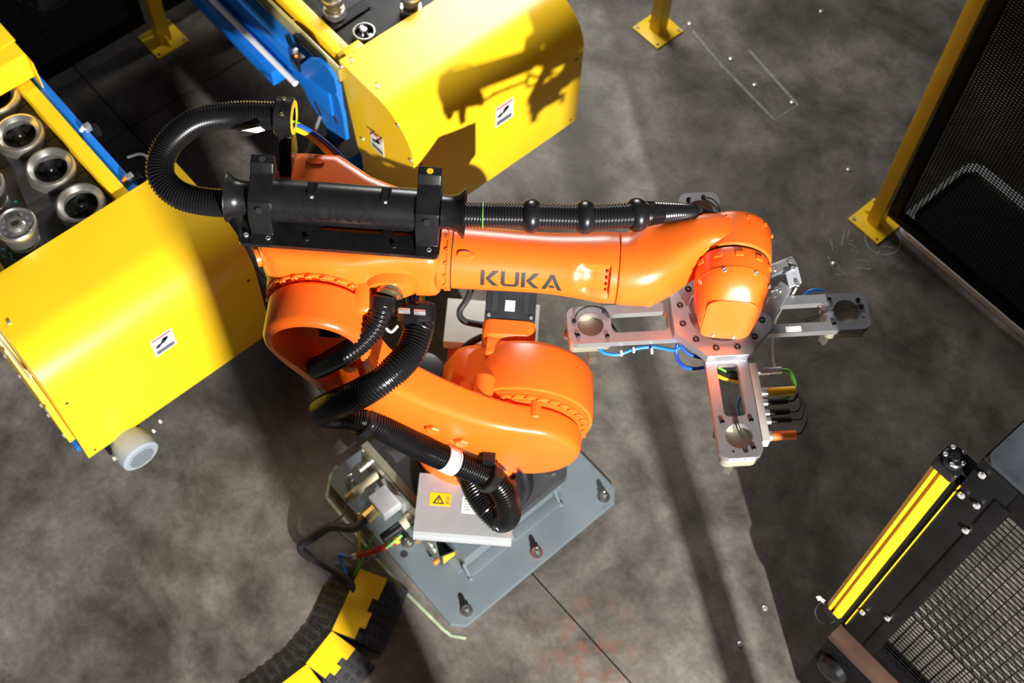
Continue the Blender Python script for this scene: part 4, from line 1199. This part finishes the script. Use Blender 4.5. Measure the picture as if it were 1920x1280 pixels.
for px_, py_ in ((582, 36), (638, 92)):
    q = atz(px_, py_, BELT)
    bolt('cap5', (q.x, q.y, BELT), (0, 0, 1), fc, 'carrier_screw')

# ================================================================== GRIPPER
GZ = 1.285
gs = Vector((.617 * SQ, .617 * SQ, GZ))
gr = thing('end_effector', 'four armed aluminium gripper frame hanging on the robot wrist', 'gripper', gs, math.radians(53.2))
octo = [(.135 * math.cos(math.radians(22.5 + 45 * k)), .135 * math.sin(math.radians(22.5 + 45 * k))) for k in range(8)]
cpl = link('centre_plate', plate(octo, [circle2(0, 0, .083, 44)], .0, .028, bev=.001), 'alu', gr)
for k in range(12):
    a = math.radians(15 + 30 * k)
    bolt('cap8', (.1045 * math.cos(a), .1045 * math.sin(a), .0228), (0, 0, 1), cpl, 'bolt', 'blackscrew')
link('adapter_disc', ring((0, 0, -.022), (0, 0, -.002), .0825, .045, 40), 'alu', gr)
def arm_mesh():
    o = [(.095, -.054), (.365, -.054)] + [(.365 + .024 * math.sin(t), -.030 - .024 * math.cos(t)) for t in [math.radians(d) for d in (20, 45, 70)]] + [(.389, -.030), (.389, .030)] + [(.365 + .024 * math.cos(t), .030 + .024 * math.sin(t)) for t in [math.radians(d) for d in (20, 45, 70)]] + [(.365, .054), (.095, .054)]
    return plate(o, [rrect2(.132, -.0275, .278, .0275, .012), circle2(.331, 0, .0335, 32)], -.022, -.0005)
AM = arm_mesh(); AM.materials.append(M['alu'])
pad_me = cyl((.331, 0, -.030), (.331, 0, -.0225), .036, 32, .001); pad_me.materials.append(M['beige'])
body_me = plate(rrect2(.278, -.046, .386, .046, .016), [], -.062, -.0305, bev=.003); body_me.materials.append(M['zinclight'])
jaw_mes = []
for k, an in enumerate((-25, 95, 215)):
    jm = Matrix.Translation((.331, 0, 0)) @ Matrix.Rotation(math.radians(an), 4, 'Z')
    bm = bmesh.new()
    bm_box(bm, (.022, -.011, -.078), (.064, .011, -.0625), .001, jm)
    bm_box(bm, (.050, -.010, -.100), (.063, .010, -.078), .001, jm)
    me = finish(bm, 'jaw'); me.materials.append(M['jaw']); jaw_mes.append(me)
for k in range(4):
    a = k * PI / 2
    ar = link('arm', AM, None, gr, (0, 0, 0), (0, 0, a))
    link('sight_disc', pad_me, None, ar)
    link('gripper_body', body_me, None, ar)
    for me in jaw_mes: link('jaw', me, None, ar)
    for x_, y_ in ((.292, .036), (.292, -.036), (.366, .030)):
        if (k, y_) in ((0, -.036),) : pass
        bolt('cap6', (x_, y_, -.0008), (0, 0, 1), ar, 'bolt', 'blackscrew')
    gy_ = -.012 if k in (1, 2) else .010
    link('screw_hole', cyl((.372, -gy_ * 2, -.0010), (.372, -gy_ * 2, .0), .0032, 10), 'ink', ar)
    link('cable_gland', cyl((.372, gy_, -.0010), (.372, gy_, .004), .006, 12), 'blackscrew', ar)
    link('sensor_wire', tube([(.372, -.012, .002), (.360, -.034, .008), (.331, -.046, .010), (.300, -.040, .008), (.284, -.020, .002), (.278, -.010, -.018), (.262, -.004, -.045)] if k in (1, 2) else [(.372, .008, .002), (.345, .004, .010), (.31, -.004, .008), (.274, -.004, .002), (.262, -.004, -.02), (.225, .0, -.045)], .0019, 6), 'rubber', ar)
    link('sensor_wire', tube([(.372, -.014, .002), (.357, -.038, .006), (.330, -.050, .007), (.296, -.043, .006), (.280, -.022, .001), (.274, -.012, -.018), (.255, .004, -.05)] if k in (1, 2) else [(.374, .014, .002), (.345, .010, .008), (.31, .003, .006), (.274, .002, .001), (.264, .004, -.02), (.225, .008, -.05)], .0015, 6), 'rubber', ar)
    if k == 3:
        tl_ = link('code_label', box((.3891, -.032, -.017), (.3896, .032, -.004)), 'white', ar)
        for i_ in range(9):
            y_ = -.028 + i_ * .0064
            link('print_mark', box((.3896, y_, -.014), (.3898, y_ + random.uniform(.002, .0045), -.007)), 'ink', tl_)
def gw(px_, py_, dz):       # pixel on a height below the gripper face -> gripper coordinates
    p = atz(px_, py_, GZ + dz) - gs
    return Matrix.Rotation(-math.radians(53.2), 3, 'Z') @ p
link('code_label', box((.165, -.051, -.0004), (.205, -.036, .0004)), 'white', gr)
# blue air tubes under the frame
link('air_tube', tube([gw(1120, 652, -.05), gw(1135, 662, -.055), gw(1160, 664, -.055), gw(1190, 654, -.05), gw(1225, 650, -.05), gw(1262, 656, -.045), gw(1275, 650, -.03)], .0048, 10), 'bluetube', gr)
link('air_tube', tube([gw(1270, 645, -.03), gw(1268, 665, -.05), gw(1278, 684, -.055), gw(1300, 691, -.055), gw(1322, 688, -.05), gw(1345, 680, -.045)], .0048, 10), 'bluecable', gr)
link('air_tube', tube([gw(1276, 648, -.03), gw(1290, 662, -.04), gw(1312, 670, -.045), gw(1335, 672, -.045)], .0048, 10), 'bluecable', gr)
link('air_tube', tube([gw(1430, 605, -.04), gw(1450, 582, -.05), gw(1470, 572, -.05), gw(1500, 560, -.03), gw(1520, 545, -.015), gw(1545, 545, -.012)], .0048, 10), 'bluetube', gr)
link('air_tube', tube([gw(1389, 792, -.05), gw(1383, 760, -.05), gw(1390, 740, -.045), gw(1395, 715, -.05)], .0040, 10), 'bluetube', gr)
link('green_cable', tube([gw(1330, 680, -.045), gw(1350, 690, -.045), gw(1375, 702, -.05), gw(1400, 706, -.05)], .0035, 8), 'green', gr)
link('yellow_cable', tube([gw(1338, 700, -.05), gw(1362, 711, -.05), gw(1395, 718, -.05)], .0050, 8), 'yellowcable', gr)
link('cable_knot', lathe(gw(1362, 702, -.05), gw(1395, 708, -.045), [(0, .006), (.008, .013), (.03, .012), (.04, .006)], 12), 'rubber', gr)
link('black_cable', tube([gw(1258, 632, -.04), gw(1250, 600, -.05), gw(1256, 580, -.05)], .0022, 6), 'rubber', gr)
link('grey_tube', tube([gw(1493, 540, .02), gw(1478, 565, -.03), gw(1455, 600, -.04), gw(1449, 640, -.04), gw(1450, 675, -.05), gw(1458, 700, -.05)], .0028, 8), 'white', gr)
for px_, py_ in ((1188, 656), (1222, 658), (1165, 662)):
    p = gw(px_, py_, -.045); link('cable_tie', box(p - Vector((.003, .007, .004)), p + Vector((.003, .007, .004)), .001), 'white', gr)
# connector block on the lower arm
vb = link('connector_block', box((.0550, -.350, -.034), (.0745, -.135, .003), .002), 'block', gr)
def plug(y, l1, l2, r, m1, m2, z=-.014):
    p = link('connector', cyl((.0746, y, z), (.0746 + l1, y, z), r, 14, .001), m1, vb)
    if l2: link('plug', cyl((.0747 + l1, y, z), (.0747 + l1 + l2, y, z), r * .92, 14, .0015), m2, p)
    return (.0747 + l1 + l2, y, z)
e1 = plug(-.152, .034, .030, .0105, 'screw', 'screw')
link('green_cable', tube([e1, (e1[0] + .020, -.158, -.016), (e1[0] + .030, -.185, -.03), (e1[0] + .016, -.210, -.04), (e1[0] - .005, -.222, -.045)], .0058, 10), 'green', vb)
e2 = plug(-.212, .018, .070, .0125, 'screw', 'yellowcable', -.012)
ends = [e2]
for y in (-.240, -.268, -.290):
    ends.append(plug(y, .014, .050, .0088, 'screw', 'plastic'))
e3 = plug(-.330, .010, .060, .0125, 'screw', 'orangeplug', -.016)
for i, e in enumerate(ends[1:]):
    link('loop_cable', tube([e, (e[0] + .018 + .004 * i, e[1] + .004, -.014), (e[0] + .030 + .004 * i, e[1] + .030 + .01 * i, -.018), (e[0] + .014, -.214 + .003 * i, -.024), (e[0] - .01, -.206, -.030)], .0030, 8), 'rubber', vb)
link('loop_cable', tube([e3, (e3[0] + .014, -.322, -.018), (e3[0] + .034, -.290, -.02), (e3[0] + .040, -.255, -.02), (e3[0] + .022, -.215, -.02), (e3[0] - .004, -.205, -.025)], .0032, 8), 'rubber', vb)
# alignment block at the upper right of the centre plate
def gbar(name, p, q, wid, hgt, m, parent):
    d = q - p
    a_ = math.atan2(d.y, d.x)
    mt = Matrix.Translation(p) @ Matrix.Rotation(a_, 4, 'Z') @ Matrix.Rotation(-math.atan2(d.z, math.hypot(d.x, d.y)), 4, 'Y')
    return link(name, box((0, -wid / 2, -hgt / 2), (d.length, wid / 2, hgt / 2), .003, mt), m, parent)
ab = gbar('docking_arm', gw(1432, 600, .012), gw(1474, 536, .040), .034, .026, 'alu', gr)
gbar('docking_block', gw(1441, 512, .040), gw(1489, 492, .045), .030, .026, 'alu', ab)
gbar('docking_clamp', gw(1446, 556, .030), gw(1478, 546, .035), .020, .024, 'alu', ab)
o_, x_, y_ = gw(1473, 510, .062), gw(1496, 500, .062), gw(1480, 539, .062)
tile = [o_, x_, x_ + (y_ - o_), y_]
link('cover_tile', loft([tile, [p_ + Vector((0, 0, -.005)) for p_ in tile]], smooth=20), 'tile', ab)
for px_, py_, dz_ in ((1482, 492, .058), (1452, 506, .053), (1486, 504, .062), (1495, 534, .062), (1462, 545, .047), (1456, 542, .047)):
    bolt('cap6', gw(px_, py_, dz_), (0, 0, 1), ab, 'screw')

# ================================================================== GUARD WITH LIGHT CURTAIN
GY = .395
def gx(px_, py_): return aty(px_, py_, GY)
gd = thing('machine_guard', 'black machine enclosure with wire mesh front at lower right', 'machine guard', (0, 0, 0))
x0 = 1.155
ZL, ZU = .50, 1.70
mx0 = gx(1648, 1205).x
mxt = gx(1886, 935).x
x1 = 2.35
link('top_plate', plate(rrect2(x0 + .004, GY + .004, x1, 1.6, .02), [], ZU, ZU + .012, bev=.001), 'tabletop', gd)
link('corner_sheet', box((x0, GY, ZL), (mx0 - .002, GY + .004, ZU - .0005), .001), 'black', gd)
link('end_sheet', box((x0, GY + .0045, .02), (x0 + .004, 1.6, ZU - .0005), .001), 'black', gd)
link('inner_strip', box((x0 + .075, GY - .004, ZL + .02), (mx0 + .012, GY - .0005, ZU - .08), .001), 'black', gd)
link('top_bar', box((mx0 - .001, GY, ZU - .10), (x1, GY + .025, ZU - .0006), .002), 'black', gd)
link('bottom_bar', box((mx0 - .001, GY, ZL), (x1, GY + .025, ZL + .055), .002), 'black', gd)
link('channel_beam', box((x0 - .01, GY - .04, ZL - .045), (x1, GY + .02, ZL - .0005), .003), 'brown', gd)
link('lower_sheet', box((x0 - .006, GY - .036, .0), (x1, GY + .006, ZL - .046), .001), 'black', gd)
bm = bmesh.new()
z = ZL + .055
while z < ZU - .10:
    bm_box(bm, (mx0, GY + .011, z), (x1, GY + .0135, z + .0025)); z += .0205
x = mx0 + .004
while x < x1:
    bm_box(bm, (x, GY + .0138, ZL + .05), (x + .0025, GY + .0163, ZU - .095)); x += .0335
o = link('wire_mesh', finish(bm, 'mesh', 0), 'black', gd); o['kind'] = 'stuff'
link('back_panel', box((x0 + .3, 1.2, .3), (x1, 1.21, ZU - .02)), 'cream', gd)
link('machine_bed', box((x0 + .10, .46, .30), (x1, 1.19, .74), .004), mat('galvanised_bed', (.22, .20, .16), .45, .4, var=.35, scale=7), gd)
for px_, py_ in ((1806, 925), (1835, 944), (1814, 991), (1620, 1145), (1667, 1156), (1845, 887)):
    q = gx(px_, py_)
    bolt('cap8', (q.x, GY - .004, q.z), (0, -1, 0), gd, 'screw')
link('roller_knob', lathe((x0 + .06, GY - .0365, .33), (x0 + .06, GY - 1, .33), [(0, .045), (.01, .05), (.03, .045), (.04, .02)], 24), 'plastic', gd)
# the light curtain
LX, LY = 1.108, .424
lt = thing('light_curtain', 'upright yellow safety light curtain on the corner of the black guard', 'light curtain', (LX, LY - .012, 0))
bar = link('profile', plate([(-.027, .018), (-.027, -.012), (-.016, -.022), (-.008, -.022), (-.006, -.012), (.0, -.012), (.002, -.024), (.022, -.024), (.028, -.014), (.028, .018)], [], .535, 1.555, bev=0), 'yellow', lt)
link('window', box((.0285, -.016, .54), (.046, .014, 1.55), .001), 'black', lt)
link('edge_strip', box((.0462, -.021, .54), (.0495, -.010, 1.56)), 'yellow', lt)
link('cap', plate(rrect2(-.030, -.028, .032, .022, .008), [], 1.555, 1.59, bev=.002), 'plastic', lt)
link('cap', plate(rrect2(-.026, -.024, .028, .018, .008), [], .50, .535, bev=.002), 'plastic', lt)
hk = link('swivel_bracket', lathe((0, 0, 1.5905), (0, 0, 2), [(0, .026), (.014, .026), (.018, .022), (.018, .012), (.022, .010)], 24), 'plastic', lt)
for k in range(5):
    a = k * 2 * PI / 5
    bolt('cap5', (.022 * math.cos(a), .022 * math.sin(a), 1.6085), (0, 0, 1), hk, 'screw')
link('mount_plate', box((.010, -.012, 1.5905), (.075, .030, 1.5985), .002), 'plastic', lt)
link('mount_plate', box((.010, -.012, .515), (.045, .024, .523), .002), 'plastic', lt)
link('paper_tag', plate([(-.064, .510), (-.052, .500), (-.048, .514), (-.028, .512), (-.038, .522), (-.036, .534), (-.046, .528), (-.058, .526)], [], -.014, -.010, lambda a, b, c: (a, c, b)), 'white', lt)
link('tag_wire', tube([(-.045, -.012, .51), (-.040, -.03, .47), (-.012, -.04, .46), (.014, -.03, .48), (.02, -.015, .50)], .0016, 6), 'rubber', lt)

# a further fence post of the near side, out of the picture
fence_post(2.362, -.488, 'yellow fence post of the near side, outside the picture')

gc = thing('steel_upright', 'dark steel upright of the near side, outside the picture', 'upright', (2.62, -1.235, 0), math.radians(15))
link('column', box((-.045, -.045, .012), (.045, .045, 2.4), .004), 'black', gc)
link('foot_plate', box((-.10, -.10, 0), (.10, .10, .012), .002), 'black', gc)
